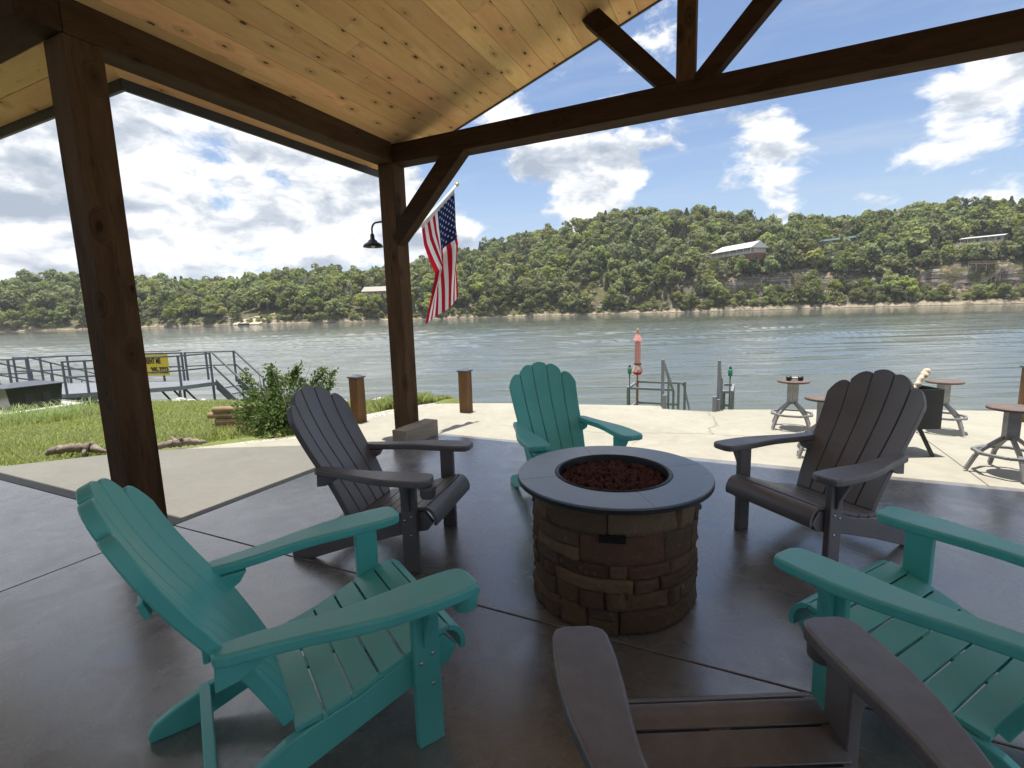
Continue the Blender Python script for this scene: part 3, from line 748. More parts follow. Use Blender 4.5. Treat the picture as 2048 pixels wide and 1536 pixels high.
rough_box((2.51, 4.65, 0), (2.72, 4.86, 3.153), 'z', 'post', M_BEAM_Z)
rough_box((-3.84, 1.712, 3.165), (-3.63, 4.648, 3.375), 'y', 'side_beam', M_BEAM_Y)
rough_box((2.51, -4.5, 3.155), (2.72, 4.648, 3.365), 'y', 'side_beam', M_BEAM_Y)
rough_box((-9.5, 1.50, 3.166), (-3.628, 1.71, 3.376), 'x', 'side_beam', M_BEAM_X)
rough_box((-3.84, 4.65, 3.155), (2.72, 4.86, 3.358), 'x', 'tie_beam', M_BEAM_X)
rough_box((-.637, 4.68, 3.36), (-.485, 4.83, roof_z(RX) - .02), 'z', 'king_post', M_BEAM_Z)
def strut(name, pts, y0, y1, m):
    mb = MB(); mb.prism([(x, y0, z) for x, z in pts], (0, y1 - y0, 0)); build(name, mb, m, PAV, bevel=.006)
strut('strut', [(-.78, 3.36), (-.639, 3.36), (-.639, 3.41), (-1.30, 4.125), (-1.46, 4.065)], 4.682, 4.828, M_BEAM_X)
strut('strut', [(-.345, 3.36), (-.483, 3.36), (-.483, 3.41), (.18, 4.125), (.34, 4.065)], 4.682, 4.828, M_BEAM_X)
strut('knee_brace', [(-3.628, 2.27), (-3.628, 2.53), (-3.0, 3.153), (-2.72, 3.153)], 4.652, 4.80, M_BEAM_X)
strut('knee_brace', [(2.508, 2.27), (2.508, 2.53), (1.88, 3.153), (1.60, 3.153)], 4.652, 4.80, M_BEAM_X)

mb = MB(); mb.box((-9.5, -4.75, 0), (9, -4.6, 2.4)); build('rear_light_blocker', mb, M_REARBLOCK, PAV)  # unseen wall added behind the camera to limit sky light from the rear

# grey timber bolted to the foot of the corner post: loose block resting on the slab
mb = MB(); mb.box((-3.628, 4.34, .002), (-3.435, 4.98, .20))
o = build('timber_block', mb, M_BLOCK, None, loc=(-3.53, 4.66, 0), bevel=.008); tag(o, 'short grey weathered timber lying against the foot of the corner post', 'timber')

# barn lamp on the corner post
LAMP = thing('barn_lamp', 'black gooseneck barn lamp fixed to the corner post', 'lamp', (-3.84, 4.75, 2.5))
lx, ly = -4.07, 4.75
mb = MB(); mb.lathe([(.022, .12), (.028, .06), (.05, .045), (.055, .03), (.105, .0), (.118, -.03), (.112, -.03), (.10, -.004), (.04, .025), (.0, .03)], (lx, ly, 2.33), 28)
build('lamp_shade', mb, M_BLACK, LAMP)
mb = MB(); pth = [(lx, ly, 2.44)] + [(lx + .075 - .075 * math.cos(a), ly, 2.50 + .075 * math.sin(a)) for a in np.linspace(0, PI / 2, 8)] + [(-3.845, ly, 2.575)]
mb.tube(pth, .011, 8); build('gooseneck', mb, M_BLACK, LAMP)
mb = MB(); mb.tube([(-3.86, ly, 2.575), (-3.841, ly, 2.575)], .045, 16); build('wall_plate', mb, M_BLACK, LAMP)
mb = MB(); mb.blob((lx, ly, 2.318), (.026, .026, .028), 1, 0, 10, 8, smooth=True); build('bulb', mb, M_WHITE, LAMP)

# flag
FL = thing('flag', 'red white and blue striped flag hanging from an angled white pole', 'flag', (-3.66, 4.87, 2.28))
pb, pt = Vector((-3.70, 4.885, 2.33)), Vector((-3.59, 5.90, 3.165))
mb = MB(); mb.tube([pb, pt], .014, 10); build('flag_pole', mb, M_FLAGPOLE, FL)
mb = MB(); dd = (pt - pb).normalized(); mb.tube([pt, pt + dd * .02, pt + dd * .03, pt + dd * .055, pt + dd * .07], [.016, .018, .026, .026, .012], 12); build('pole_finial', mb, M_GOLD, FL)
mb = MB(); mb.box((-3.735, 4.862, 2.27), (-3.665, 4.88, 2.40)); mb.tube([pb + dd * -.01, pb + dd * .10], .021, 10); build('pole_bracket', mb, M_BLACK, FL)
def flag_pt(u, v):
    """u: 0 at the pole tip .. 1 along the hoist; v: 0 hoist .. 1 fly"""
    T = pt + (pb - pt) * (.035 + .67 * u)
    k = np.interp(v, [0, .18, .45, .62, 1], [1, .93, .64, .80, 1.04])
    tip = pt + (pb - pt) * .035
    y = tip.y + (T.y - tip.y) * k - .02 * v
    z = T.z - .022 - v * (1.40 - .20 * u) + .02 * math.sin(3 * v + 4 * u) * v
    amp = min(1, v * 2.2) * (.018 + .055 * math.exp(-((v - .5) / .26) ** 2))
    x = T.x + amp * math.sin(2 * PI * (1.55 * u - .35 * v) + .6) + .025 * v * math.sin(2.5 * u + 1)
    y += .25 * amp * math.sin(4 * PI * u + 1.3 * v)
    return Vector((x, y, z))
nu, nv = 13 * 5, 90
Rw = MB(); 
V = [flag_pt(i / nu, j / nv) for j in range(nv + 1) for i in range(nu + 1)]; F = []; MI = []
for j in range(nv):
    for i in range(nu):
        F.append((j * (nu + 1) + i, j * (nu + 1) + i + 1, (j + 1) * (nu + 1) + i + 1, (j + 1) * (nu + 1) + i))
        s = int((i + .5) / nu * 13); canton = s < 7 and (j + .5) / nv < .40
        MI.append(2 if canton else (0 if s % 2 == 0 else 1))
def cloth(name, c):
    m = bpy.data.materials.new(name); m.use_nodes = True; N = NT(m.node_tree)
    co = N.n('ShaderNodeTexCoord').outputs['Object']
    w = N.n('ShaderNodeBump', {'Height': N.noise(N.mapping(co, (40, 40, 8)), 3, 4), 'Strength': .25, 'Distance': .01}).outputs[0]
    b = N.n('ShaderNodeBsdfDiffuse', {'Color': (*c, 1), 'Normal': w}); t = N.n('ShaderNodeBsdfTranslucent', {'Color': (*c, 1), 'Normal': w})
    N.n('ShaderNodeOutputMaterial', {0: N.n('ShaderNodeMixShader', {0: .35, 1: b.outputs[0], 2: t.outputs[0]}).outputs[0]}); return m
M_RED, M_WHT, M_NAVY = cloth('flag_red', (.50, .018, .035)), cloth('flag_white', (.80, .80, .82)), cloth('flag_navy', (.018, .028, .10))
for f, mi in zip(F, MI): Rw.f.append(f); Rw.m.append(mi); Rw.sm.append(True)
Rw.v = [tuple(p_) for p_ in V]
CLOTH = build('flag_cloth', Rw, [M_RED, M_WHT, M_NAVY], FL)
st = MB()
def star(u0, v0, side):
    vs = []
    du, dv = .0215 / .80, .0215 / 1.5
    c = flag_pt(u0, v0); e1 = (flag_pt(u0 + .01, v0) - c); e2 = (flag_pt(u0, v0 + .01) - c); nrm = e1.cross(e2).normalized() * .004 * side
    for k in range(10):
        rr = 1 if k % 2 == 0 else .42; a = 2 * PI * k / 10
        vs.append(flag_pt(max(.002, u0 + du * rr * math.sin(a + PI / 2)), max(.002, v0 + dv * rr * math.cos(a + PI / 2))) + nrm)
    o = [c + nrm] + vs; st.add(o, [(0, k + 1, (k + 1) % 10 + 1) if side > 0 else (0, (k + 1) % 10 + 1, k + 1) for k in range(10)])
for row in range(9):
    for kk in range(6 if row % 2 == 0 else 5):
        u0 = (7 / 13) * (row + 1) / 10; v0 = .40 * ((2 * kk + 1 + (row % 2)) / 12)
        for sd in (1, -1): star(u0, v0, sd)
build('stars', st, M_WHT, CLOTH)
mb = MB()
sv = [flag_pt(i / 30, 0) for i in range(31)]
for i in range(30):
    mb.add([sv[i] + Vector((.002, 0, .022)), sv[i + 1] + Vector((.002, 0, .022)), sv[i + 1] + Vector((.004, 0, -.035)), sv[i] + Vector((.004, 0, -.035))], [(0, 1, 2, 3)])
build('sleeve', mb, M_WHT, CLOTH)

# ================================================================ ADIRONDACK CHAIRS (local frame: +y forward, z up)
BACK = np.polyfit([0, .08, .159, .285, .434, .592, .727, .85, .983, 1.06], [-.462, -.499, -.537, -.598, -.673, -.754, -.808, -.846, -.882, -.905], 4)
def slat_y(x, t): return float(np.polyval(BACK, t)) + .55 * x * x * min(1, t / .3)
def make_chair(label, mat_, cup):
    T = thing('adirondack_chair', label, 'chair', (0, 0, 0), 'adirondack chairs around the fire pit', local=True)
    # backrest: five fanned, curved slats with scalloped tops
    mb = MB(); nt = 22; ns = 6
    bt = [-.315, -.195, -.067, .067, .195, .315]; bb = [-.250, -.150, -.051, .051, .150, .250]
    tops = [(.878, .960, .040), (.976, 1.030, .028), (1.038, 1.038, .020), (1.030, .976, .028), (.960, .878, .040)]
    dn = Vector((0, -.90, -.44)).normalized() * .040
    for i in range(5):
        za, zb, bl = tops[i]; fr = []; bk = []
        for j in range(nt + 1):
            for k in range(ns + 1):
                q = k / ns; zt = za + (zb - za) * q + bl * (1 - (2 * q - 1) ** 2)
                T_ = (zt - .265) / (1.058 - .265); t = T_ * j / nt
                xl = bb[i] + (bt[i] - bb[i]) * t + (.0034 if i else 0); xr = bb[i + 1] + (bt[i + 1] - bb[i + 1]) * t - (.0034 if i < 4 else 0)
                x = xl + (xr - xl) * q; pnt = Vector((x, slat_y(x, t), .265 + .793 * t))
                fr.append(pnt); bk.append(pnt + dn)
        nf = len(fr); idx = lambda j, k: j * (ns + 1) + k; F = []
        for j in range(nt):
            for k in range(ns):
                F.append((idx(j, k), idx(j + 1, k), idx(j + 1, k + 1), idx(j, k + 1))); F.append(tuple(nf + w for w in (idx(j, k), idx(j, k + 1), idx(j + 1, k + 1), idx(j + 1, k))))
        for j in range(nt):
            F.append((idx(j, 0), nf + idx(j, 0), nf + idx(j + 1, 0), idx(j + 1, 0))); F.append((idx(j, ns), idx(j + 1, ns), nf + idx(j + 1, ns), nf + idx(j, ns)))
        for k in range(ns):
            F.append((idx(0, k), idx(0, k + 1), nf + idx(0, k + 1), nf + idx(0, k))); F.append((idx(nt, k), nf + idx(nt, k), nf + idx(nt, k + 1), idx(nt, k + 1)))
        mb.add(fr + bk, F, 0, True)
    build('backrest', mb, mat_, T, bevel=.005, seg=2, sharp=38)
    # seat: slats over a dipped profile with a rolled front
    prof = [(-.475, .262), (-.38, .272), (-.28, .296), (-.18, .330), (-.08, .366), (0, .392), (.04, .398), (.07, .392), (.095, .372), (.112, .340), (.116, .312), (.110, .284)]
    P = [Vector((0, y, z)) for y, z in prof]; L = [0]
    for a, b in zip(P, P[1:]): L.append(L[-1] + (b - a).length)
    def at(s):
        y = np.interp(s, L, [p_.y for p_ in P]); z = np.interp(s, L, [p_.z for p_ in P]); return y, z
    cuts = [0, .092, .184, .276, .368, .462, .545, L[-1]]
    mb = MB()
    for i in range(len(cuts) - 1):
        s0, s1 = cuts[i] + .0035, cuts[i + 1] - .0035; m_ = 10 if i >= 5 else 4; ring = []
        for j in range(m_ + 1):
            s = s0 + (s1 - s0) * j / m_; y, z = at(s); y2, z2 = at(min(L[-1], s + .004)); y1_, z1_ = at(max(0, s - .004))
            tn = Vector((0, y2 - y1_, z2 - z1_)).normalized(); nn = Vector((0, tn.z, -tn.y)) * .02
            hw = .30 if y > -.1 else .30 - .012 * (-.1 - y) / .3
            ring.append((Vector((-hw, y, z)), Vector((hw, y, z)), nn))
        vs = []; F = []
        for a, b, nn in ring: vs += [a, b, b + nn, a + nn]
        for j in range(m_):
            o_ = j * 4
            F += [(o_ + k, o_ + (k + 1) % 4, o_ + 4 + (k + 1) % 4, o_ + 4 + k) for k in range(4)]
        F += [(3, 2, 1, 0), tuple(m_ * 4 + k for k in range(4))]
        mb.add(vs, [f for f in F], 0, True)
        if 0 < i:                               # moulded bridges across the slots
            y, z = at(cuts[i]); mb.box((-.03, y - .008, z - .018), (.03, y + .008, z - .0045)); 
            for sx in (-1, 1): mb.box((sx * .285 - .012, y - .008, z - .018), (sx * .285 + .012, y + .008, z - .003))
    build('seat', mb, mat_, T, bevel=.0025, seg=2, sharp=35)
    for s in (-1, 1):
        out = [(.300, .108), (.325, .118), (.395, .118), (.424, .108), (.436, .075), (.440, 0), (.439, -.10), (.428, -.20), (.402, -.31), (.370, -.42), (.345, -.53), (.326, -.63), (.312, -.658), (.275, -.662), (.254, -.64), (.252, -.56), (.262, -.47), (.277, -.38), (.285, -.30), (.284, -.22), (.277, -.12), (.274, 0), (.278, .075), (.287, .098)]
        mb = MB(); mb.prism([(s * x, y, .557) for x, y in out], (0, 0, .04))
        arm = build('arm', mb, mat_, T, bevel=.010, seg=3)
        mb = MB(); mb.box((min(s * .294, s * .331), -.095, 0), (max(s * .294, s * .331), 0, .5555))
        leg = build('leg', mb, mat_, T, bevel=.006)
        mb = MB(); gus = [(.333, .555), (.405, .555), (.395, .52), (.372, .475), (.352, .43), (.345, .385), (.333, .38)]
        mb.prism([(s * x, -.062, z) for x, z in gus], (0, .030, 0)); build('bracket', mb, mat_, arm, bevel=.004)
        mb = MB(); rail = [(.085, .300), (.03, .366), (-.08, .342), (-.18, .306), (-.28, .272), (-.40, .248), (-.50, .222), (-.58, .180), (-.80, .095), (-.862, .062), (-.884, .028), (-.880, .001), (-.745, .001), (-.45, .108), (-.10, .215), (.05, .252)]
        mb.prism([(s * .258, y, z) for y, z in rail], (s * .034, 0, 0)); build('side_rail', mb, mat_, T, bevel=.006)
        mb = MB()
        for y, z in ((-.030, .345), (-.072, .322), (-.034, .232)):
            mb.lathe([(0, .006), (.005, .005), (.0078, .002), (.008, 0)], (0, 0, 0), 12)
            k = len(mb.v) - 48
            for q in range(k, len(mb.v)):
                a, b, c = mb.v[q]; mb.v[q] = (s * (.3315 + c), y + a, z + b)
        build('bolt', mb, M_BOLT, leg)
        mb = MB(); mb.prism([(s * .245, -.655, .555), (s * .245, -.52, .555), (s * .245, -.545, .515), (s * .245, -.60, .485), (s * .245, -.66, .475)], (s * .05, 0, 0)); build('arm_bracket', mb, mat_, T, bevel=.004)
    mb = MB(); mb.box((-.18, -.682, .50), (.18, -.662, .55)); build('back_rail', mb, mat_, T, bevel=.005)
    mb = MB(); mb.bar((-.19, -.797, .72), (.19, -.797, .72), .018, .05, up=(0, .30, -.95)); build('back_batten', mb, mat_, T, bevel=.004)
    mb = MB(); mb.box((-.258, -.715, .085), (.258, -.680, .165)); build('stretcher', mb, mat_, T, bevel=.005)
    if cup:
        s = 1; c = (s * .352, .092, 0)
        mb = MB(); mb.lathe([(.052, .550), (.054, .535), (.046, .530), (.044, .488), (.038, .480), (0, .480)], c, 28); mb.lathe([(.052, .550), (0, .552)], c, 28)
        build('cup_holder', mb, mat_, T, sharp=50)
    return T
CH = [(-1.212, 1.456, -.533, M_TEAL, 1, 'teal adirondack chair in the left foreground, seen from its right side'),
      (-1.046, 3.303, 3.882, M_TEAL, 1, 'teal adirondack chair behind the fire pit with its back to the lake'),
      (-1.752, 2.496, -1.361, M_GREY, 1, 'charcoal grey adirondack chair left of the fire pit, beside the corner post'),
      (.196, 3.253, 2.386, M_GREY, 0, 'charcoal grey adirondack chair right of the fire pit, in front of the stools'),
      (-.043, 1.306, .462, M_GREY, 1, 'grey adirondack chair nearest the camera, only its arms and seat in view'),
      (.444, 2.193, .956, M_TEAL, 0, 'teal adirondack chair at the right edge, arms and seat in view')]
for x, y, a, m_, cup, lab in CH:
    c = make_chair(lab, m_, cup); c.location = (x, y, 0); c.rotation_euler = (0, 0, a)

# ================================================================ FIRE PIT
FX, FY = -.62, 2.475
FP = thing('fire_pit', 'round gas fire pit with stacked stone base and slate tile top', 'fire pit', (FX, FY, 0))
def fn_stone(N, bs, co):
    isl = N.n('ShaderNodeNewGeometry').outputs['Random Per Island']
    c = N.ramp(isl, [(0, (.100, .062, .037)), (.3, (.185, .120, .070)), (.55, (.12, .092, .068)), (.75, (.155, .075, .048)), (1, (.26, .182, .108))])
    n = N.noise(co, 7, 7, .65); n2 = N.noise(co, 38, 6, .65)
    c = N.mix(N.mrange(n, .35, .7, .0, .6), c, (.10, .075, .055))
    c = N.mix(N.mrange(n2, .60, .78, 0, .5), c, (.45, .37, .27))
    bump(N, bs, N.math('ADD', N.math('MULTIPLY', n, .8), N.math('MULTIPLY', n2, .6)), .85, .02)
    return c
M_STONE = material('stacked_stone', fn_stone, .9, .25)
mb = MB(); r = random.Random(5); z = .0; SEGS = []
cells = []
while z < .60:
    h = r.choice([.065, .09, .115, .14]); h = min(h, .602 - z)
    if .602 - z - h < .04: h = .602 - z
    a = r.uniform(0, 1)
    a_end = a + 2 * PI
    while a < a_end - .01:
        w = r.choice([.2, .32, .46, .66, .9]) * r.uniform(.9, 1.15)
        if a_end - a - w < .15: w = a_end - a
        if h > .1 and r.random() < .38:
            k = r.uniform(.4, .6); cells += [(a, a + w, z, z + h * k), (a, a + w, z + h * k, z + h)]
        else: cells.append((a, a + w, z, z + h))
        a += w
    z += h
for a0, a1, z0, z1 in cells:
    na = max(4, int((a1 - a0) * 22)); nz = 6; dep = r.uniform(.010, .026); tilt = r.uniform(-.009, .009); vs = []; ph = r.uniform(0, 9)
    for j in range(nz + 1):
        for i in range(na + 1):
            u = i / na; v = j / nz
            # cluster samples near the edges so the joints are crisp
            uu = .5 - .5 * math.cos(PI * u); vv = .5 - .5 * math.cos(PI * v)
            aa = a0 + (a1 - a0) * uu; zz = z0 + (z1 - z0) * vv
            e = min(uu * (a1 - a0) * .42, (1 - uu) * (a1 - a0) * .42, vv * (z1 - z0), (1 - vv) * (z1 - z0))
            f = min(1, e / .0036) ** .5
            R = .402 + f * (dep + tilt * (2 * uu - 1) + .004 * math.sin(aa * 23 + ph) * math.sin(zz * 60 + ph) + .003 * math.sin(aa * 51 + zz * 37 + ph) + .003 * math.sin(aa * 90 + zz * 140 + 2 * ph))
            vs.append((FX + R * math.cos(aa), FY + R * math.sin(aa), zz))
    mb.add(vs, [(j * (na + 1) + i, j * (na + 1) + i + 1, (j + 1) * (na + 1) + i + 1, (j + 1) * (na + 1) + i) for j in range(nz) for i in range(na)], 0, True)
build('stone_base', mb, M_STONE, FP)
mb = MB(); mb.lathe([(.396, 0), (.396, .616), (.29, .616)], (FX, FY, 0), 64); build('base_core', mb, M_BLACK, FP)
def fn_slate(N, bs, co):
    n = N.noise(co, 3, 7, .65); n2 = N.noise(co, 30, 5, .65)
    bump(N, bs, N.math('ADD', n, N.math('MULTIPLY', n2, .6)), .16, .008)
    link(N, N.mrange(n, .35, .65, .27, .42), bs.inputs['Roughness'])
    c = N.mix(N.mrange(n, .35, .65), (.14, .165, .205), (.235, .265, .315))
    return N.mix(N.mrange(n2, .62, .75, 0, .35), c, (.34, .35, .36))
M_SLATE = material('slate_tile', fn_slate, .33, .55, Coat_Weight=.5, Coat_Roughness=.25)
mb = MB()
for k in range(4):
    a0, a1 = k * PI / 2 + .62 + .0008, (k + 1) * PI / 2 + .62 - .0008; n = 24
    P0 = [(FX + rr * math.cos(a0 + (a1 - a0) * i / n), FY + rr * math.sin(a0 + (a1 - a0) * i / n)) for rr in (.302, .497) for i in range(n + 1)]
    vs = [(x, y, .632) for x, y in P0] + [(x, y, .650) for x, y in P0]; m_ = n + 1; T2 = 2 * m_; F = []
    for i in range(n):
        F += [(T2 + i, T2 + i + m_, T2 + i + 1 + m_, T2 + i + 1), (i, i + 1, i + 1 + m_, i + m_), (i, T2 + i, T2 + i + 1, i + 1), (m_ + i, m_ + i + 1, T2 + m_ + i + 1, T2 + m_ + i)]
    F += [(0, m_, T2 + m_, T2), (n, T2 + n, T2 + m_ + n, m_ + n)]
    mb.add(vs, F)
build('table_top', mb, M_SLATE, FP, bevel=.0015, seg=1)
mb = MB(); mb.lathe([(.300, .622), (.480, .617), (.499, .621), (.500, .640), (.4975, .640), (.4975, .6318), (.3005, .6318)], (FX, FY, 0), 96, close=True); build('rim_band', mb, M_BLACK, FP, sharp=40)
mb = MB(); mb.lathe([(.3005, .652), (.290, .656), (.283, .652), (.276, .60), (0, .595)], (FX, FY, 0), 72); build('burner_pan', mb, M_BLACK, FP, sharp=40)
mb = MB(); cdir = Vector((.24, -.97, 0)).normalized(); sdv = Vector((.97, .24, 0)); c0 = Vector((FX, FY, .478)) + cdir * .425
mb.bar(c0 - sdv * .06, c0 + sdv * .06, .03, .032); build('vent_slot', mb, material('vent_dark', lambda N, bs, co: (.006, .006, .006), .9), FP)
kd = Vector((.93, .37, 0)).normalized(); kc = Vector((FX, FY, .535)) + kd * .415
mb = MB(); mb.tube([kc, kc + kd * .05], .03, 16); mb.tube([kc + kd * .05, kc + kd * .075], .022, 12); build('control_knob', mb, M_BLACK, FP)
kc = Vector((FX, FY, .455)) + kd * .415
mb = MB(); mb.tube([kc, kc + kd * .045], .012, 10); mb.tube([kc + kd * .03, kc + kd * .04], .018, 10); build('igniter_button', mb, M_BLACK, FP)
def fn_lava(N, bs, co):
    isl = N.n('ShaderNodeNewGeometry').outputs['Random Per Island']
    bump(N, bs, N.noise(co, 130, 4, .7), 1.0, .006)
    return N.mix(N.noise(co, 60, 3), N.mix(isl, (.028, .010, .008), (.10, .034, .026)), (.13, .058, .046))
M_LAVA = material('lava_rock', fn_lava, .95, .2)
mb = MB(); r = random.Random(3)
for i in range(760):
    q = math.sqrt(r.random()) * .262; a = r.uniform(0, 6.283)
    s = r.uniform(.010, .019) * (1.25 if r.random() < .2 else 1)
    mb.blob((FX + q * math.cos(a), FY + q * math.sin(a), .600 + r.uniform(0, .040) * (1 - q * 2.2)), (s * r.uniform(.8, 1.25), s * r.uniform(.8, 1.25), s * r.uniform(.7, 1)), i, .30, 9, 6)
tag(build('lava_rocks', mb, M_LAVA, None, loc=(FX, FY, .6)), 'dark red lava rocks filling the fire pit pan', 'lava rocks', kind='stuff')

# ================================================================ TERRACE FURNITURE
def bollard(x, y, h, label, w=.075):
    T = thing('wooden_bollard', label, 'bollard', (x, y, 0), 'wooden bollards on the terrace')
    mb = MB(); mb.box((x - w, y - w, -.02), (x + w, y + w, h)); build('post', mb, M_BOLLARD, T, bevel=.005)
    e = w + .014; mb = MB(); mb.box((x - e, y - e, h), (x + e, y + e, h + .018)); mb.add([(x - e, y - e, h + .018), (x + e, y - e, h + .018), (x + e, y + e, h + .018), (x - e, y + e, h + .018), (x, y, h + .05)], [(0, 1, 4), (1, 2, 4), (2, 3, 4), (3, 0, 4)])
    build('cap', mb, M_CAP, T)
bollard(-4.965, 5.255, .635, 'square wooden bollard between the grey chair and the corner post')
bollard(-3.845, 6.345, .622, 'square wooden bollard standing at the terrace edge right of the corner post')
bollard(3.07, 7.92, .65, 'dark wooden bollard at the right edge behind the bar stool')

def make_stool():
    T = thing('bar_stool', 'stool', 'stool', (0, 0, 0), 'backless bar stools on the terrace', local=True)
    mb = MB(); mb.lathe([(0, .557), (.165, .557), (.172, .562), (.172, .576), (.166, .582), (0, .583)], (0, 0, 0), 36); build('seat', mb, M_SEATW, T, sharp=40)
    mb = MB(); mb.box((-.044, -.044, .30), (.044, .044, .556)); build('column', mb, M_STOOL, T, bevel=.004)
    for k in range(4):
        a = k * PI / 2; c, s = math.cos(a), math.sin(a); f = lambda q, z: (q * c, q * s, z)
        mb = MB(); pts_ = [f(.03, .325), f(.17, .205), f(.215, .150), f(.275, .012)]
        for p0, p1 in zip(pts_, pts_[1:]): mb.bar(p0, p1, .03, .03)
        build('leg', mb, M_STOOL, T, bevel=.003)
    mb = MB(); n = 8
    for k in range(n):
        a0, a1 = 2 * PI * (k + .5) / n, 2 * PI * (k + 1.5) / n
        mb.bar((.222 * math.cos(a0), .222 * math.sin(a0), .182), (.222 * math.cos(a1), .222 * math.sin(a1), .182), .034, .022)
    build('footrest', mb, M_STOOL, T, bevel=.003)
    return T
S0 = make_stool(); S0.location = (.503, 6.71, 0); S0.rotation_euler = (0, 0, .72)
S0['label'] = 'grey steel bar stool with the dark dumbbell lying on its seat'
dup(S0, (.69, 5.56, 0), .70, 'bar stool half hidden behind the back of the grey chair')
dup(S0, (2.01, 7.05, 0), 2.1 - PI / 2, 'bar stool behind the black planter at the terrace edge')
dup(S0, (2.03, 5.47, 0), 0.06, 'bar stool nearest the right edge, in front of the dark bollard')
DB = thing('dumbbell', 'small dark dumbbell shaped object lying on the stool seat', 'dumbbell', (.52, 6.68, .583))
mb = MB(); a = Vector((.425, 6.665, .612)); b = Vector((.60, 6.70, .612)); u = (b - a).normalized()
mb.tube([a + u * .05, b - u * .05], .014, 10); build('handle', mb, M_BEIGE, DB)
for p_, sg in ((a, 1), (b, -1)):
    mb = MB(); mb.tube([p_, p_ + u * .008 * sg, p_ + u * .045 * sg, p_ + u * .055 * sg], [.022, .028, .028, .02], 12); build('weight', mb, M_BLACK, DB)

# black planter on splayed legs with a piece of driftwood
PL = thing('planter', 'black steel trough planter on splayed legs behind the grey chair', 'planter', (1.4, 5.9, 0))
ang = R_(24); ex = Vector((math.cos(ang), math.sin(ang), 0)); ey = Vector((-math.sin(ang), math.cos(ang), 0))
c1 = Vector((1.69, 5.9, .265)); LW, DW, HW = .56, .34, .385
MX = Matrix(((-ex.x, ey.x, 0, c1.x), (-ex.y, ey.y, 0, c1.y), (0, 0, 1, c1.z), (0, 0, 0, 1)))
mb = MB(); w_ = .008
for lo, hi in (((0, 0, 0), (LW, w_, HW)), ((0, DW - w_, 0), (LW, DW, HW)), ((0, w_, 0), (w_, DW - w_, HW)), ((LW - w_, w_, 0), (LW, DW - w_, HW)), ((w_, w_, 0), (LW - w_, DW - w_, .01))):
    mb.box(lo, hi, 0, MX)
build('trough', mb, M_BLACK, PL)
for lx_ in (.17, LW - .10):
    for ly_, sy in ((.04, -1), (DW - .04, 1)):
        mb = MB(); mb.bar(MX @ Vector((lx_, ly_, .0)), MX @ Vector((lx_ + (-.10 if lx_ < .3 else .10), ly_ + sy * .06, -.262)), .035); build('leg', mb, M_BLACK, PL)
mb = MB(); mb.box((w_, w_, HW - .10), (LW - w_, DW - w_, HW - .06), 0, MX); build('soil', mb, material('potting_soil', lambda N, bs, co: (.02, .015, .01), .95), PL)
rb = random.Random(4); bp, br = [], []
for k in range(22):
    t = k / 21; c_ = Vector((1.36, 5.86, .55)).lerp(Vector((1.60, 5.97, .815)), t) + Vector((.02 * math.sin(5 * t), .01 * math.cos(7 * t), .025 * math.sin(3.1 * t)))
    bp.append(c_ + Vector((rb.uniform(-.006, .006), rb.uniform(-.006, .006), rb.uniform(-.004, .004)))); br.append((.025 + .005 * (k % 4 == 1) + .006 * (k > 15) + rb.uniform(-.004, .004)) * (1 if k < 21 else .55))
mb = MB(); mb.tube(bp, br, 9)
o = build('driftwood_branch', mb, M_BEIGE, None, loc=(1.45, 5.9, .6)); tag(o, 'pale knotted branch sticking up out of the black planter', 'branch')

# ================================================================ LOWER DOCK IN FRONT OF THE TERRACE
DK = thing('swim_dock', 'grey steel boat dock landing with stairs and railings below the terrace edge', 'dock', (-1, 8.6, -.9))
ZD = -.92
def part(name, fn, m, par, **kw): mb = MB(); fn(mb); return build(name, mb, m, par, **kw)
part('deck', lambda b: b.box((-2.1, 8.55, ZD - .12), (.1, 11.2, ZD)), M_DOCKDECK, DK)
part('stairs', lambda b: [b.box((-1.06, 7.45 + .22 * k, -.20 - .18 * k), (-.44, 7.67 + .22 * k, -.16 - .18 * k)) for k in range(5)], M_DOCKDECK, DK)
part('threshold', lambda b: b.box((-1.02, 7.405, -.17), (-.42, 7.43, .0)), M_DOCKL, DK)
for s, x in ((0, -1.14), (1, -.362)):
    part('stair_post', lambda b: b.bar((x, 7.58, -.5), (x, 7.58, .715), .042), M_DOCKL, DK)
    part('handrail', lambda b: b.bar((x, 7.58, .70), (x + (.03 if not s else 0), 8.56, .08), .035), M_DOCKL, DK)
    part('rail_post', lambda b: b.bar((x + .02, 8.05, -.7), (x + .02, 8.05, .40), .03), M_DOCKL, DK)
    part('rail_post', lambda b: b.bar((x + (.03 if not s else 0), 8.57, ZD), (x + (.03 if not s else 0), 8.57, .09), .035), M_DOCKL, DK)
part('newel_post', lambda b: b.box((-1.125, 7.44, -.3), (-1.065, 7.49, .205)), M_DOCKL, DK, bevel=.004)
part('newel_post', lambda b: b.box((-.43, 7.43, -.3), (-.378, 7.48, .215)), M_DOCKL, DK, bevel=.004)
part('newel_post', lambda b: b.box((-.372, 7.48, -.3), (-.335, 7.52, .17)), M_DOCKL, DK, bevel=.004)
for p0, p1 in (((-1.88, 8.6, .1), (-1.11, 8.6, .1)), ((-1.88, 9.4, .1), (-1.13, 9.4, .1)), ((-1.88, 8.6, .1), (-1.88, 9.4, .1)), ((-1.88, 9.4, -.30), (-1.13, 9.4, -.30)), ((-1.88, 8.6, -.28), (-1.88, 9.4, -.30)),
               ((-.36, 8.6, .1), (-.21, 8.6, .1)), ((-.36, 9.4, .1), (-.21, 9.4, .1)), ((-.21, 8.6, .1), (-.21, 9.4, .1)), ((-.36, 8.6, -.12), (-.21, 8.6, -.12))):
    part('railing', lambda b: b.bar(p0, p1, .038), M_DOCKL, DK)
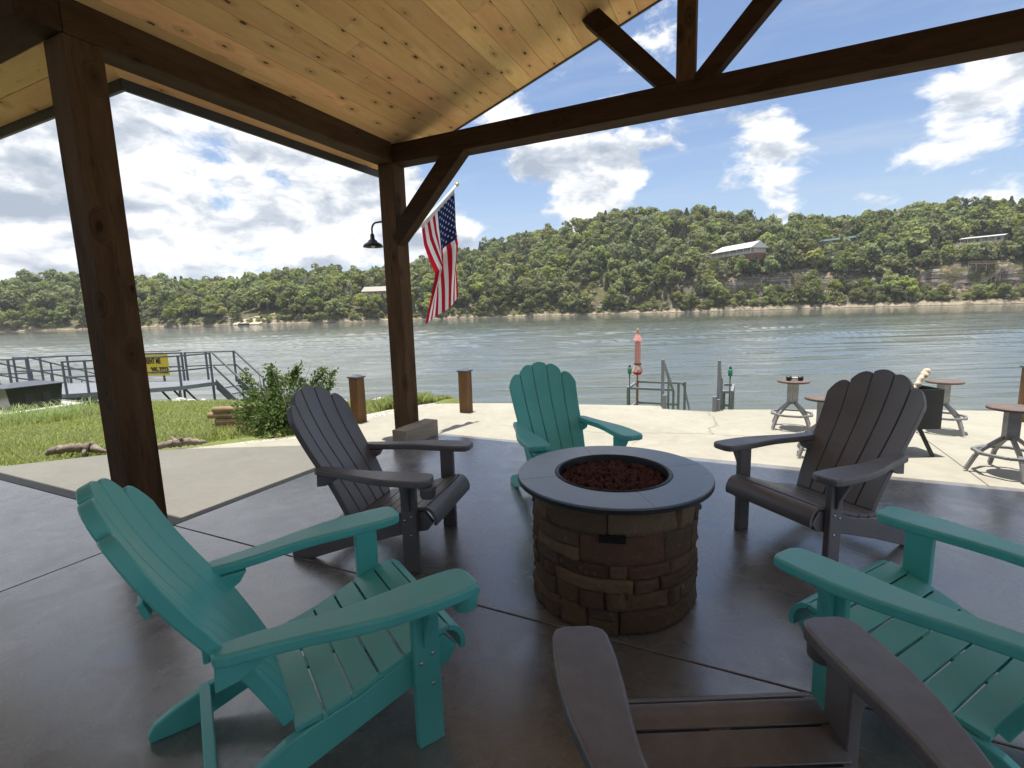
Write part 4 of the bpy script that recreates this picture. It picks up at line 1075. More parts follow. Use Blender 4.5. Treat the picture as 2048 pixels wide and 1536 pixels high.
for x, y in ((-1.88, 8.6), (-1.88, 9.4), (-1.13, 9.4), (-1.03, 9.5), (-.33, 8.64), (-.21, 8.6), (-.21, 9.4)):
    part('rail_post', lambda b: b.bar((x, y, ZD), (x, y, .118), .042), M_DOCKL, DK)
part('handrail', lambda b: (b.bar((-1.1, 9.42, .09), (-1.06, 9.55, .06), .03), b.bar((-1.06, 9.55, .06), (-.98, 10.1, -.62), .03)), M_DOCKL, DK)
UM = thing('patio_umbrella', 'closed faded red patio umbrella on a wooden pole by the dock railing', 'umbrella', (-1.86, 9.3, ZD))
ux, uy = -1.86, 9.3
part('pole', lambda b: b.tube([(ux, uy, ZD), (ux, uy, 1.03)], .017, 12), material('pole_wood', lambda N, bs, co: (.30, .115, .04), .5), UM)
M_REDC = material('faded_red_canvas', lambda N, bs, co: N.mix(N.noise(co, 6, 4), (.64, .24, .23), (.78, .46, .44)), .85, .2)
M_REDD = material('deep_red_canvas', lambda N, bs, co: (.50, .03, .03), .85, .2)
def fold(b, prof, nf, am, cx_, cy_, seg=48):
    vs = []
    for r_, z_ in prof:
        for k in range(seg):
            a = 2 * PI * k / seg; q = .72 * r_ * (1 + am * math.cos(nf * a)); vs.append((cx_ + q * math.cos(a), cy_ + q * math.sin(a), z_ + .012 * math.sin(nf * a + 1) * (r_ > .08)))
    b.add(vs, [(i * seg + k, i * seg + (k + 1) % seg, (i + 1) * seg + (k + 1) % seg, (i + 1) * seg + k) for i in range(len(prof) - 1) for k in range(seg)], 0, True)
CAN = part('canopy', lambda b: fold(b, [(.02, 1.0), (.055, .97), (.062, .85), (.068, .62), (.066, .50), (.060, .455), (.075, .42), (.10, .36), (.122, .30)], 8, .16, ux, uy), M_REDC, UM)
part('top_valance', lambda b: fold(b, [(.012, 1.055), (.05, .99), (.082, .925), (.105, .885)], 8, .10, ux, uy), M_REDC, UM)
part('canopy_underside', lambda b: fold(b, [(.118, .302), (.075, .26), (.062, .25), (.03, .30)], 8, .2, ux, uy), M_REDD, UM)
part('finial', lambda b: b.lathe([(0, 1.125), (.008, 1.115), (.018, 1.09), (.02, 1.075), (.012, 1.06), (.03, 1.045), (.0, 1.04)], (ux, uy, 0), 14), material('finial_wood', lambda N, bs, co: (.62, .36, .16), .5), UM)
part('tie_strap', lambda b: b.lathe([(.072, .462), (.075, .452), (.072, .442)], (ux, uy, 0), 24), M_BLACK, UM)
def patch(b):
    for dx0, dx1, z0, z1 in ((-.045, .012, .405, .425), (-.03, .045, .385, .402), (-.04, .04, .352, .380)):
        b.add([(ux + .902 * q - .43 * -.112 * (1) * 0 + .035, uy + .43 * q - .118 + .03 * 0, z) for q, z in ((dx0, z0), (dx1, z0), (dx1, z1), (dx0, z1))], [(0, 1, 2, 3)])
part('printed_patch', patch, M_WHITE, CAN)
def torch(x, y, zt, label):
    T = thing('garden_torch', label, 'torch', (x, y, ZD), 'green garden torches on the dock')
    part('stake', lambda b: b.tube([(x, y, ZD), (x, y, zt - .16)], .010, 8), M_BLACK, T)
    part('canister', lambda b: b.lathe([(.0, zt - .165), (.028, zt - .16), (.034, zt - .145), (.034, zt - .06), (.026, zt - .045), (0, zt - .04)], (x, y, 0), 18), M_GREENMET, T)
    part('snuffer', lambda b: b.lathe([(.022, zt - .045), (.022, zt - .02), (.012, zt - .01), (.010, zt), (0, zt + .005)], (x, y, 0), 14), M_BLACK, T)
torch(-1.855, 8.6, .51, 'green garden torch left of the red umbrella')
torch(-.245, 8.6, .52, 'green garden torch on the short railing right of the stairs')

# ================================================================ LAWN SIDE: shrub, logs, driftwood, tank, dock ramp
def leafy(name, nleaf, shape, ln, m, seed):
    r = np.random.default_rng(seed); C, D = shape(r, nleaf)
    D = D + r.normal(size=C.shape) * .45; D /= np.linalg.norm(D, axis=1)[:, None]
    s = np.cross(D, r.normal(size=C.shape)); s /= np.linalg.norm(s, axis=1)[:, None]
    L = ln * (.6 + .7 * r.random((len(C), 1))); Wd = L * .24
    Q = np.stack([C, C + D * L * .45 + s * Wd, C + D * L - (0, 0, 1) * L * .15, C + D * L * .45 - s * Wd], 1).reshape(-1, 3)
    return raw_mesh(name, Q, np.arange(len(Q)).reshape(-1, 4), [m])
def shrub_shape(r, n):
    k = n * 3 // 4; u = r.normal(size=(k, 3)); u /= np.linalg.norm(u, axis=1)[:, None]
    lobes = np.array([(-6.05, 4.55, .24, .34), (-5.75, 4.72, .32, .38), (-5.5, 4.88, .26, .30), (-6.22, 4.72, .18, .28), (-5.7, 4.5, .16, .30), (-5.85, 4.85, .46, .26)])
    q = lobes[r.integers(0, len(lobes), k)]; C = q[:, :3] + u * q[:, 3:4] * (.55 + .45 * r.random((k, 1)) ** .5) * (1, 1, .9); D = u + (0, 0, .4)
    stems = [((-5.95, 4.7, .5), (-6.02, 4.72, .84)), ((-5.8, 4.85, .6), (-5.72, 4.95, .82)), ((-5.55, 4.95, .5), (-5.42, 5.1, .76)), ((-5.5, 4.95, .4), (-5.26, 5.15, .74)), ((-6.2, 4.6, .4), (-6.45, 4.62, .74)), ((-5.4, 4.95, .3), (-5.2, 5.05, .6)), ((-6.1, 4.8, .45), (-6.2, 4.9, .78))]
    m = n - k; i = r.integers(0, len(stems), m); A = np.array([s_[0] for s_ in stems])[i]; B = np.array([s_[1] for s_ in stems])[i]
    t = r.random((m, 1)); C2 = A + (B - A) * t + r.normal(size=(m, 3)) * .035; D2 = r.normal(size=(m, 3)) + (0, 0, .5)
    C = np.concatenate([C, C2]); D = np.concatenate([D, D2]); C[:, 2] = np.maximum(C[:, 2], -.05)
    return C, D
SHB = thing('shrub', 'leafy green shrub spilling over the gravel beside the lawn', 'shrub', (0, 0, 0)); SHB['_base'] = [0., 0., 0.]
o = bpy.data.objects.new('foliage', leafy('foliage', 7200, shrub_shape, .058, M_SHRUB, 4)); COL.objects.link(o); o.parent = SHB
mb = MB(); r = random.Random(2)
for k in range(26):
    b_ = Vector((r.uniform(-6.0, -5.5), r.uniform(4.6, 4.9), -.08)); e_ = Vector((r.uniform(-6.4, -5.1), r.uniform(4.4, 5.2), r.uniform(.4, .85)))
    mb.tube([b_, (b_ + e_) / 2 + Vector((r.uniform(-.1, .1), r.uniform(-.1, .1), .06)), e_], [.012, .008, .003], 5)
build('stems', mb, M_BARK, SHB)
for k, (zz, dx, dy) in enumerate(((-.04, 0, 0), (.045, .05, .02), (.13, -.06, -.01), (.215, .02, .015))):
    mb = MB(); a_ = Vector((-6.95 + dx, 4.42 + dy, zz)); b_ = Vector((-5.85 + dx, 4.80 + dy, zz + .005)); mb.tube([a_, a_ + (b_ - a_) * .5 + Vector((0, 0, .006)), b_], [.046, .048, .044], 12)
    tag(build('landscape_log', mb, M_LOG, None, loc=tuple(a_)), ('bottom log of the stacked timbers beside the shrub', 'second log from the ground in the stack beside the shrub', 'third log from the ground in the stack beside the shrub', 'topmost log of the stacked timbers beside the shrub')[k], 'log', 'stacked logs beside the shrub')
def gnarl(b, path, rad, seed, seg=9):
    r = random.Random(seed); P, Q = [], []
    for i in range(len(path) - 1):
        for k in range(5):
            t = k / 5; c = Vector(path[i]).lerp(Vector(path[i + 1]), t); rr = rad[i] * (1 - t) + rad[i + 1] * t
            P.append(c + Vector((r.uniform(-.3, .3), r.uniform(-.3, .3), r.uniform(-.12, .3))) * rr); Q.append(rr * r.uniform(.72, 1.22))
    P.append(Vector(path[-1])); Q.append(rad[-1]); b.tube(P, Q, seg)
mb = MB(); gnarl(mb, [(-7.36, 2.68, .0), (-7.30, 2.71, .03), (-7.18, 2.79, .055), (-7.05, 2.86, .05), (-6.95, 2.92, .06), (-6.88, 2.95, .03), (-6.74, 3.01, .0), (-6.62, 3.06, -.01)], [.018, .04, .052, .05, .058, .04, .018, .008], 3)
mb.tube([(-6.95, 2.92, .05), (-6.93, 2.86, .03), (-6.9, 2.83, -.02)], [.03, .025, .015], 8)
tag(build('driftwood', mb, M_DRIFT, None, loc=(-7, 2.8, 0)), 'long smooth driftwood log on the grass left of the front post', 'driftwood')
mb = MB(); gnarl(mb, [(-6.36, 3.27, .0), (-6.28, 3.33, .03), (-6.20, 3.40, .045), (-6.12, 3.48, .05), (-6.02, 3.58, .04), (-5.94, 3.66, .02)], [.015, .035, .045, .05, .048, .02], 8)
mb.tube([(-6.18, 3.42, .06), (-6.20, 3.44, .10), (-6.23, 3.43, .125)], [.025, .02, .008], 8); mb.tube([(-6.15, 3.45, .06), (-6.10, 3.47, .105), (-6.09, 3.49, .115)], [.025, .018, .008], 8)
tag(build('driftwood', mb, M_DRIFT, None, loc=(-6.15, 3.45, 0)), 'gnarled driftwood with stub branches right of the front post', 'driftwood')

tz = -.44
part('tank_pad', lambda b: b.box((-16.6, 4.3, tz - .2), (-14.55, 6.15, tz + .03)), M_PAD, None)['kind'] = 'structure'
TK = thing('storage_tank', 'low black plastic tank with a shallow peaked lid on a concrete pad', 'tank', (-15.2, 5.4, tz + .03))
def tankbody(b):
    x0, x1, y0, y1, z0, z1 = -15.75, -14.85, 4.9, 5.92, tz + .03, .10; f = .06
    b.add([(x0 + f, y0 + f, z0), (x1 - f, y0 + f, z0), (x1 - f, y1 - f, z0), (x0 + f, y1 - f, z0), (x0, y0, z1), (x1, y0, z1), (x1, y1, z1), (x0, y1, z1)], [(3, 2, 1, 0), (4, 5, 6, 7), (0, 1, 5, 4), (1, 2, 6, 5), (2, 3, 7, 6), (3, 0, 4, 7)])
part('body', tankbody, M_BLACKGLOSS, TK, bevel=.015)
part('recess_panel', lambda b: b.box((-14.90, 5.20, tz + .12), (-14.868, 5.36, tz + .46)), M_BLACK, TK, bevel=.01)
part('recess_panel', lambda b: b.box((-14.90, 5.52, tz + .12), (-14.868, 5.68, tz + .46)), M_BLACK, TK, bevel=.01)
M_LID = metal_paint('tank_lid', (.05, .058, .075), .3)
part('lid', lambda b: b.add([(-15.78, 4.87, .10), (-14.82, 4.87, .10), (-14.82, 5.95, .10), (-15.78, 5.95, .10), (-15.78, 4.87, .125), (-14.82, 4.87, .125), (-14.82, 5.95, .125), (-15.78, 5.95, .125), (-15.3, 5.2, .20), (-15.3, 5.6, .20)], [(0, 1, 5, 4), (1, 2, 6, 5), (2, 3, 7, 6), (3, 0, 4, 7), (4, 5, 8), (5, 6, 9, 8), (6, 7, 9), (7, 4, 8, 9), (3, 2, 1, 0)]), M_LID, TK, bevel=.006)

# raised landing with railings, stair and gangway
LD = thing('dock_landing', 'grey steel landing with pipe railings and stairs beyond the lawn', 'landing', (-15.5, 8.5, -.4))
zd = -.35; deckp = [(-16.4, 6.55), (-15.5, 7.35), (-14.62, 8.35), (-14.45, 9.42), (-15.0, 9.8), (-15.86, 9.42), (-19.4, 7.95), (-20.9, 7.35), (-20.5, 6.55), (-19.6, 6.6), (-18.5, 6.62)]
part('deck', lambda b: b.prism([(x, y, zd - .11) for x, y in deckp], (0, 0, .11)), M_DOCKDECK, LD)
def rails(pl, hts=(.86, .44), w=.042):
    for h in hts:
        for a_, b_ in zip(pl, pl[1:]): part('railing', lambda b: b.bar((*a_, zd + h), (*b_, zd + h), w), M_DOCK, LD)
    for x, y in pl: part('rail_post', lambda b: b.bar((x, y, zd - .1), (x, y, zd + .88), .046), M_DOCK, LD)
rails([(-16.41, 6.60), (-16.07, 6.94), (-14.62, 8.51), (-14.52, 9.37)])
rails([(-20.6, 7.1), (-19.71, 7.4), (-19.33, 7.92), (-16.44, 9.09), (-15.86, 9.35)])
rails([(-20.2, 6.55), (-19.7, 6.66), (-19.45, 6.98)])
for x, y in ((-14.52, 9.37), (-14.62, 8.45), (-15.86, 9.3), (-16.3, 6.8)): part('support_leg', lambda b: b.bar((x, y, zd - .12), (x, y, -1.9), .05), M_DOCK, LD)
for k in range(3): part('brace', lambda b: b.bar((-15.9 + .45 * k, 8.6 + .1 * k, zd - .12), (-15.2 + .5 * k, 8.8 + .1 * k, -1.25), .04), M_DOCK, LD)
# stairs going down towards +X
sx0, sx1 = -14.46, -12.5; zb_ = -1.75
for y in (9.42, 10.12):
    part('stair_stringer', lambda b: b.prism([(sx0, y, zd + .08), (sx0, y, zd - .22), (sx1, y, zb_ - .1), (sx1, y, zb_ + .2)], (0, .03, 0)), M_DOCK, LD)
    for o_, h in ((0, .88), (0, .46)): part('stair_rail', lambda b: b.bar((sx0, y, zd + h), (sx1 - .1, y, zb_ + h + .15), .042), M_DOCK, LD)
    part('stair_post', lambda b: b.bar((sx1 - .1, y, zb_ - .1), (sx1 - .1, y, zb_ + 1.03), .042), M_DOCK, LD)
    part('stair_post', lambda b: b.bar((sx0 + 1.2, y, zd - .7), (sx0 + 1.2, y, zd + .12), .036), M_DOCK, LD)
part('stair_treads', lambda b: [b.box((sx0 + .26 * k + .02, 9.45, zd - .2 - .185 * k), (sx0 + .26 * k + .27, 10.12, zd - .165 - .185 * k)) for k in range(7)], M_DOCKDECK, LD)
rails([(-15.79, 9.41), (-15.3, 9.75), (-14.5, 10.12)], (.86, .44), .036)
part('cap_board', lambda b: b.bar((-17.3, 8.75, zd + .93), (-15.9, 9.33, zd + .93), .16, .03), M_DRIFT, LD)
GW = thing('gangway', 'long grey gangway sloping from the landing down to the water', 'gangway', (-21, 7.3, -.4))
ga, gb = Vector((-20.95, 7.0, -.36)), Vector((-29.5, 13.6, -2.3)); gs = Vector((.62, .80, 0)) * .55
part('walkway', lambda b: b.bar(ga, gb, 1.1, .10), M_DOCKDECK, GW)
for sg in (-1, 1):
    o_ = gs * sg
    part('side_plate', lambda b: b.bar(ga + o_, gb + o_, .04, .34), M_DOCK, GW)
    for h in (.86, .46): part('railing', lambda b: b.bar(ga + o_ + Vector((0, 0, h)), gb + o_ + Vector((0, 0, h)), .042), M_DOCK, GW)
    for k in range(7):
        q = ga + (gb - ga) * (k / 6) + o_; part('rail_post', lambda b: b.bar(q, q + Vector((0, 0, .88)), .04), M_DOCK, GW)

# yellow sign tied to the far railing
SG = thing('rental_sign', 'yellow banner with black lettering tied to the landing railing', 'sign', (-16.9, 8.9, zd))
sa, sb = Vector((-17.12, 8.79, 0)), Vector((-16.20, 9.17, 0)); sd_ = (sb - sa).normalized(); sn = Vector((sd_.y, -sd_.x, 0))
z0, z1 = zd + .18, zd + .84
M_YEL = material('yellow_banner', lambda N, bs, co: (.60, .44, .03), .6)
part('banner', lambda b: b.add([sa + sn * .06 + Vector((0, 0, z0)), sb + sn * .06 + Vector((0, 0, z0)), sb + sn * .06 + Vector((0, 0, z1)), sa + sn * .06 + Vector((0, 0, z1)), sa + sn * .05 + Vector((0, 0, z0)), sb + sn * .05 + Vector((0, 0, z0)), sb + sn * .05 + Vector((0, 0, z1)), sa + sn * .05 + Vector((0, 0, z1))], [(0, 1, 2, 3), (7, 6, 5, 4), (0, 4, 5, 1), (1, 5, 6, 2), (2, 6, 7, 3), (3, 7, 4, 0)]), M_YEL, SG)
def text(s, size, pos, rotz, parent, m, sx=1.0, ex=.004):
    cu = bpy.data.curves.new('lettering', 'FONT'); cu.body = s; cu.size = size; cu.extrude = ex; cu.offset = size * .022; cu.align_x = 'RIGHT'
    tmp = bpy.data.objects.new('tmp', cu); COL.objects.link(tmp)
    bpy.context.view_layer.update()
    me = bpy.data.meshes.new_from_object(tmp.evaluated_get(bpy.context.evaluated_depsgraph_get()))
    COL.objects.unlink(tmp); bpy.data.objects.remove(tmp); me.name = 'lettering'; me.materials.clear(); me.materials.append(m)
    M = Matrix.Translation(Vector(pos) - Vector(parent['_base'])) @ Matrix.Rotation(rotz, 4, 'Z') @ Matrix.Rotation(PI / 2, 4, 'X') @ Matrix.Diagonal((sx, 1, 1, 1))
    me.transform(M); o = bpy.data.objects.new('lettering', me); COL.objects.link(o); o.parent = parent; return o
rz_ = math.atan2(sd_.y, sd_.x); M_INK = material('black_lettering', lambda N, bs, co: (.015, .015, .012), .6)
text('RENT ME', .24, sb - sd_ * .24 + sn * .068 + Vector((0, 0, zd + .56)), rz_, SG, M_INK, .50)
text('295-3223', .27, sb - sd_ * .02 + sn * .068 + Vector((0, 0, zd + .26)), rz_, SG, M_INK, .55)

# grass
def edge_x(y): return np.interp(y, [2.03, 2.28, 2.94, 3.05, 3.45, 3.85, 4.5, 5.2, 5.75, 6.5, 7.0, 8], [-7.9, -7.26, -6.72, -6.66, -6.38, -6.06, -5.6, -5.5, -5.45, -5.25, -4.95, -4.7])
r = np.random.default_rng(21); nb = 120000
bx = -5 - 15 * r.random(nb) ** 1.5; by = 1.95 + 5.9 * r.random(nb)
ok = (bx < edge_x(by) - .02) & ~((bx > -16.65) & (bx < -14.5) & (by > 4.25) & (by < 6.2)); bx, by = bx[ok], by[ok]; nb = len(bx)
bz = np.array([lawn_z(x, y) for x, y in zip(bx, by)])
patchy = .5 + .5 * np.sin(bx * 1.7 + 2 * np.sin(by * 1.3)) * np.sin(by * 2.1 + bx * .6)
hgt_ = (.022 + .044 * r.random(nb) ** 1.6) * (.75 + .6 * patchy) * np.where(by > 6.2, 1.25, 1)
tuft = (np.hypot(bx + 13.4, by - 4.95) < 1.0) | (np.hypot(bx + 6.4, by - 4.2) < .35) | (np.hypot(bx + 5.35, by - 6.75) < .5) | (np.hypot(bx + 14.2, by - 4.4) < .5); hgt_ = np.where(tuft, hgt_ * 2.3, hgt_)
az_ = r.random(nb) * 6.283; ln_ = .25 + .6 * r.random(nb); wd_ = .004 + .005 * r.random(nb)
tip = np.stack([bx + np.cos(az_) * hgt_ * ln_, by + np.sin(az_) * hgt_ * ln_, bz + hgt_], 1)
mid = np.stack([bx + np.cos(az_) * hgt_ * ln_ * .35, by + np.sin(az_) * hgt_ * ln_ * .35, bz + hgt_ * .6], 1)
px_, py_ = -np.sin(az_) * wd_, np.cos(az_) * wd_
base0 = np.stack([bx + px_, by + py_, bz - .01], 1); m1 = mid + np.stack([px_, py_, px_ * 0], 1); m0 = mid - np.stack([px_, py_, px_ * 0], 1); base1 = np.stack([bx - px_, by - py_, bz - .01], 1)
V = np.stack([base0, m1, tip, m0], 1).reshape(-1, 3)
V[3::4] = base1 * .35 + m0 * .65
o = bpy.data.objects.new('grass', raw_mesh('grass', V, np.arange(nb * 4).reshape(-1, 4), [M_GRASS], tint=np.repeat(.5 + .25 * (patchy - .5) + .1 * (r.random(nb) - .5), 4))); COL.objects.link(o)
tag(o, 'bright green lawn grass growing left of the patio', 'grass', kind='stuff')
# tall clump behind the block, at the terrace corner
def weeds(name, cx_, cy_, rad, n, h, label, seed):
    r = np.random.default_rng(seed); a = r.random(n) * 6.283; q = np.sqrt(r.random(n)) * rad; x = cx_ + q * np.cos(a); y = cy_ + q * np.sin(a)
    zz = np.array([lawn_z(u, v) for u, v in zip(x, y)]); H_ = h * (.4 + .7 * r.random(n)); b2 = r.random(n) * 6.283; l2 = .25 + .5 * r.random(n); w2 = .005 + .004 * r.random(n)
    rows_ = []
    for t, w in ((0, 1), (.5, .8), (.85, .45), (1, .05)):
        off_ = H_ * l2 * t * t; zz_t = zz + H_ * (t - .28 * t * t * t)
        rows_.append((x + np.cos(b2) * off_, y + np.sin(b2) * off_, zz_t, w2 * w))
    V = []; 
    for i, (X_, Y_, Z_, w) in enumerate(rows_):
        V.append(np.stack([X_ - np.sin(b2) * w, Y_ + np.cos(b2) * w, Z_], 1)); V.append(np.stack([X_ + np.sin(b2) * w, Y_ - np.cos(b2) * w, Z_], 1))
    V = np.stack(V, 1).reshape(-1, 3); k = np.arange(n)[:, None] * 8
    F = np.concatenate([k + np.array([2 * i, 2 * i + 1, 2 * i + 3, 2 * i + 2]) for i in range(3)])
    o = bpy.data.objects.new(name, raw_mesh(name, V, F, [M_GRASS])); COL.objects.link(o); tag(o, label, 'plant')
weeds('tall_grass', -5.30, 6.60, .27, 260, .26, 'tall grass clump between the bollard and the corner post', 1)
weeds('tall_grass', -13.3, 5.0, .75, 520, .50, 'tall arching grass clump beside the black tank', 2)
weeds('tall_grass', -14.15, 4.5, .35, 160, .36, 'short grass tuft in front of the black tank', 3)
# riprap along the bank
mb = MB(); r = random.Random(9)
for k in range(420):
    x = r.uniform(-26, -5.6) if k < 300 else r.uniform(-24, -16.6); y = (7.45 if x < -6 else 7.3) + r.uniform(-.05, 1.6) if k < 300 else r.uniform(4.6, 7.2)
    if k >= 300 and lawn_z(x, y) > -.4: continue
    s = r.uniform(.05, .14); mb.blob((x, y, lawn_z(x, y) + s * .25), (s * r.uniform(.9, 1.5), s * r.uniform(.8, 1.3), s * r.uniform(.5, .8)), k, .22, 7, 5)
tag(build('riprap_rocks', mb, M_ROCK, None, loc=(-12, 8, -.7)), 'pale rocks lining the lake bank below the lawn', 'rocks', kind='stuff')

# ================================================================ FAR SHORE: houses, cliff stairs, boat, bare trees
def house(name, label, p0, p1, depth, zbase, hwall, hroof, over, mats, nwin, porch=True, foundation=0.0, hip=0.0):
    """p0, p1: ends of the front wall (xy), seen from the lake"""
    p0 = Vector((p0[0], p0[1], 0)); p1 = Vector((p1[0], p1[1], 0)); ex = (p1 - p0); L = ex.length; ex.normalize(); ey = Vector((-ex.y, ex.x, 0))
    if ey.y < 0: ey = -ey
    T = thing(name, label, 'house', (*((p0 + p1) / 2)[:2], zbase))
    def W_(u, v, z): return p0 + ex * u + ey * v + Vector((0, 0, zbase + z))
    def bx(b, u0, v0, z0, u1, v1, z1): b.add([W_(*q) for q in ((u0, v0, z0), (u1, v0, z0), (u1, v1, z0), (u0, v1, z0), (u0, v0, z1), (u1, v0, z1), (u1, v1, z1), (u0, v1, z1))], [(3, 2, 1, 0), (4, 5, 6, 7), (0, 1, 5, 4), (1, 2, 6, 5), (2, 3, 7, 6), (3, 0, 4, 7)])
    wallm, roofm, trimm, foundm = mats
    part('wall', lambda b: bx(b, 0, 0, 0, L, depth, hwall), wallm, T)
    def rf(b):
        v0, v1 = -over, depth + 1; vm = (v0 + v1) / 2; u0, u1 = -1, L + 1
        P = [(u0, v0, hwall), (u1, v0, hwall), (u1, v1, hwall), (u0, v1, hwall), (u0 + hip, vm, hwall + hroof), (u1, vm, hwall + hroof)]
        b.add([W_(*q) for q in P] + [W_(q[0], q[1], q[2] + .35) for q in P], [(0, 1, 5, 4)[::-1], (2, 3, 4, 5)[::-1], (6, 7, 11, 10), (8, 9, 10, 11), (6, 10, 9), (7, 8, 11), (0, 6, 7, 1)[::-1], (1, 7, 11, 5), (1, 2, 8, 7), (0, 4, 10, 6), (3, 0, 6, 9), (2, 3, 9, 8)])
    part('roof', rf, roofm, T)
    part('gable_infill', lambda b: b.add([W_(L + .02, 0, hwall), W_(L + .02, depth, hwall), W_(L + .02, depth / 2, hwall + hroof * .9)], [(0, 1, 2)]), wallm, T)
    for k in range(nwin):
        u = L * (k + .5) / nwin
        f = part('window', lambda b: bx(b, u - .9, -.06, hwall * .30, u + .9, 0, hwall * .82), trimm, T)
        part('pane', lambda b: bx(b, u - .72, -.10, hwall * .34, u + .72, -.061, hwall * .78), M_GLASSD, f)
    if porch:
        part('deck', lambda b: bx(b, -2.2, -over, -.3, L, -.11, .0), trimm, T)
        part('railing', lambda b: (bx(b, -2.2, -over - .05, .95, L, -over + .06, 1.1), [bx(b, -2.2 + i * .9, -over - .02, 0, -2.2 + i * .9 + .22, -over + .03, .95) for i in range(int(L / .9) + 2)]), trimm, T)
        for k in range(7):
            u = L * k / 6; part('porch_post', lambda b: bx(b, u - .13, -over + .08, 0, u + .13, -over + .34, hwall), trimm, T)
    if foundation: part('foundation', lambda b: bx(b, -2.2, -over + .2, -foundation, L, depth, -.31), foundm, T)
    return T
M_GLASSD = material('dark_window_glass', lambda N, bs, co: (.03, .035, .04), .1)
M_HWHITE = material('white_siding', lambda N, bs, co: (.66, .66, .64), .7)
M_PALEROOF = material('pale_metal_roof', lambda N, bs, co: (.62, .60, .57), .45)
M_DKROOF = material('blue_green_roof', lambda N, bs, co: (.05, .085, .095), .5)
M_BRICK = material('red_brown_foundation', lambda N, bs, co: (.17, .075, .052), .85)
M_TANW = material('tan_siding', lambda N, bs, co: (.42, .36, .29), .8)
M_TIMBER = material('weathered_deck_wood', lambda N, bs, co: (.40, .30, .20), .8)
M_STAIRW = material('grey_stair_wood', lambda N, bs, co: (.33, .29, .25), .8)
M_TANROOF = material('tan_shingle_roof', lambda N, bs, co: (.34, .315, .275), .8)
def P2(a, r): v = pol(a, r); return (v.x, v.y)
house('lake_house', 'white house with long pale roof, porch and red-brown foundation on the hill', P2(-3.6, 430), P2(.15, 400), 11, 37.6, 3.4, 4.6, 3.2, (M_TANW, M_PALEROOF, M_HWHITE, M_BRICK), 6, True, 5.0, 5)
house('lake_house', 'house with dark blue-green roof mostly hidden by trees on the hill', P2(5.85, 462), P2(8.9, 452), 11, 44.0, 3.0, 2.2, 2.5, (M_TANW, M_DKROOF, M_TANW, M_BRICK), 4, True, 2.0, 0)
house('lake_house', 'low white flat-roofed house on the bluff at the far right', P2(16.15, 470), P2(18.65, 466), 11, 37.3, 3.6, 1.3, 4.0, (M_HWHITE, M_PALEROOF, M_HWHITE, M_TANW), 4, True, 1.6, 0)
house('lake_house', 'pale tan house with grey roof among trees on the left hill', P2(-42.0, 420), P2(-39.3, 412), 12, 16.8, 3.2, 4.0, 1.5, (M_TANW, M_TANROOF, M_TANW, M_TANW), 3, False, 2.0, 0)
STR = thing('cliff_stairway', 'weathered wooden stairway climbing the rock bluff at the far right', 'stairway', tuple(pol(18, 420, 8)))
a_, b_ = pol(17.15, 421.5, 7.8), pol(18.85, 424.5, 17.2)
tn = (b_ - a_).normalized(); side = pol(18, 1, 0).normalized() * .7
for o_ in (side * -1, side):
    part('stringer', lambda b: b.bar(a_ + o_, b_ + o_, .18, .5), M_STAIRW, STR)
    part('handrail', lambda b: (b.bar(a_ + o_ + Vector((0, 0, 1.5)), b_ + o_ + Vector((0, 0, 1.5)), .16), [b.bar(a_ + o_ + (b_ - a_) * (k / 14), a_ + o_ + (b_ - a_) * (k / 14) + Vector((0, 0, 1.5)), .14) for k in range(15)]), M_TIMBER, STR)
part('treads', lambda b: [b.bar(a_ - side + (b_ - a_) * (k / 28), a_ + side + (b_ - a_) * (k / 28), .4, .1) for k in range(29)], M_STAIRW, STR)
for k in (.45, .6, .75, .9):
    q = a_ + (b_ - a_) * k; part('support_post', lambda b: b.bar(q - Vector((0, 0, 6)), q, .28), M_TIMBER, STR)
CDK = thing('cliff_deck', 'long wooden deck with railing along the top of the rock bluff', 'deck', tuple(pol(18, 424, 20)))
a_, b_ = pol(16.7, 423, 22.2), pol(19.1, 425, 21.2)
part('floor', lambda b: b.bar(a_, b_, 2.2, .3), M_TIMBER, CDK)
part('railing', lambda b: (b.bar(a_ + Vector((0, 0, 1.5)) - side, b_ + Vector((0, 0, 1.5)) - side, .16), [b.bar(a_ - side + (b_ - a_) * (k / 22), a_ - side + (b_ - a_) * (k / 22) + Vector((0, 0, 1.5)), .16) for k in range(23)]), M_TIMBER, CDK)
for k in (0, .2, .45, .7, 1):
    q = a_ + (b_ - a_) * k - side; part('support_post', lambda b: b.bar(q - Vector((0, 0, 4.5)), q, .3), M_TIMBER, CDK)
BT = thing('pontoon_boat', 'small dark pontoon boat moored at the pale ramp across the lake', 'boat', tuple(pol(-53.9, 386, ZW)))
c_ = pol(-53.9, 386, ZW); ex = Vector((math.cos(R_(53.9)), math.sin(R_(53.9)), 0)); ey = Vector((-ex.y, ex.x, 0)); BM = Matrix(((ex.x, ey.x, 0, c_.x), (ex.y, ey.y, 0, c_.y), (0, 0, 1, c_.z), (0, 0, 0, 1)))
part('hull', lambda b: b.box((-3.4, -1.2, .1), (3.4, 1.2, 1.3), 0, BM), M_BLACK, BT)
part('canopy', lambda b: b.box((-2.6, -1.2, 2.6), (1.8, 1.2, 2.85), 0, BM), M_BLACK, BT)
for x in (-2.4, 1.6): part('canopy_post', lambda b: b.box((x, -1.1, 1.3), (x + .15, -.95, 2.6), 0, BM), M_STOOL, BT)
mb = MB()
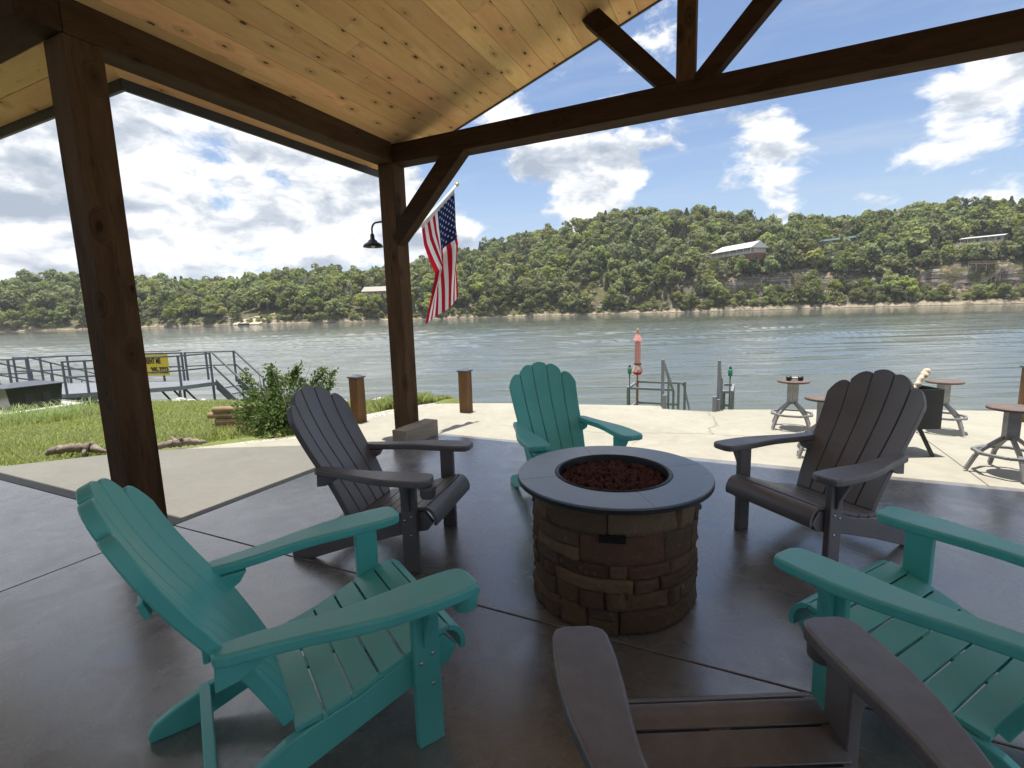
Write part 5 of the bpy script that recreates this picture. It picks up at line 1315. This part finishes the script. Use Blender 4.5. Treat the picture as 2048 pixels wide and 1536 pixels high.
vs = [pol(-54.9, shore(-54.9) - 2, -3.0), pol(-52.6, shore(-52.6) - 2, -3.0), pol(-51.6, shore(-51.6) + 6, -1.0), pol(-50.9, shore(-50.9) + 22, 4.0), pol(-51.9, shore(-51.9) + 24, 4.2), pol(-53.2, shore(-53.2) + 14, 1.6), pol(-54.5, shore(-54.5) + 9, -.2)]
vs = [v + Vector((0, 0, .8)) for v in vs]
mb.add(vs + [v - Vector((0, 0, 3)) for v in vs], [tuple(range(7))] + [(i, i + 7, (i + 1) % 7 + 7, (i + 1) % 7) for i in range(7)])
tag(build('boat_ramp', mb, material('pale_ramp', lambda N, bs, co: N.mix(N.noise(gcoord(N), .6, 5), (.34, .27, .19), (.55, .47, .37)), .9)), kind='structure')
def bare_tree(a, t, h, seed, label):
    r = random.Random(seed); r0 = shore(a) + t; base = pol(a, r0, float(hill_z(np.array([a]), np.array([t]))[0]) - .5); mb = MB()
    T = thing('bare_tree', label, 'tree', tuple(base), 'pale bare trees on the left hill')
    part('trunk', lambda b: b.tube([base, base + Vector((.3, 0, h * .4)), base + Vector((-.2, 0, h * .62))], [.42, .34, .22], 6), M_PALEBARK, T)
    b = MB()
    for k in range(9):
        z_ = h * r.uniform(.35, .62); q = base + Vector((0, 0, z_)); e = q + Vector((r.uniform(-.3, .3) * h, r.uniform(-.1, .1) * h, r.uniform(.15, .42) * h)); m_ = (q + e) / 2 + Vector((r.uniform(-.6, .6), 0, r.uniform(0, 1)))
        b.tube([q, m_, e], [.18, .13, .05], 5)
    build('branches', b, M_PALEBARK, T)
for k, (px_a, t) in enumerate(((-47.2, 26), (-46.5, 34), (-45.4, 30), (-43.9, 38), (-43.2, 42))): bare_tree(px_a, t, 19, 50 + k, 'pale leafless tree trunk standing among the green trees of the left hill')

# thin summer haze over the water and hills
HZ = bpy.data.materials.new('haze_air'); HZ.use_nodes = True; N = NT(HZ.node_tree)
N.t.links.new(N.n('ShaderNodeVolumePrincipled', {'Color': (.86, .91, 1, 1), 'Density': .00014, 'Anisotropy': .2}).outputs[0], N.n('ShaderNodeOutputMaterial').inputs['Volume'])
mb = MB(); mb.box((-3100, -3100, -5.6), (3100, 3100, 118)); o = build('haze', mb, HZ); tag(o, kind='stuff'); o['label'] = 'thin pale summer haze over the lake and hills'

print('objects', len(bpy.data.objects))
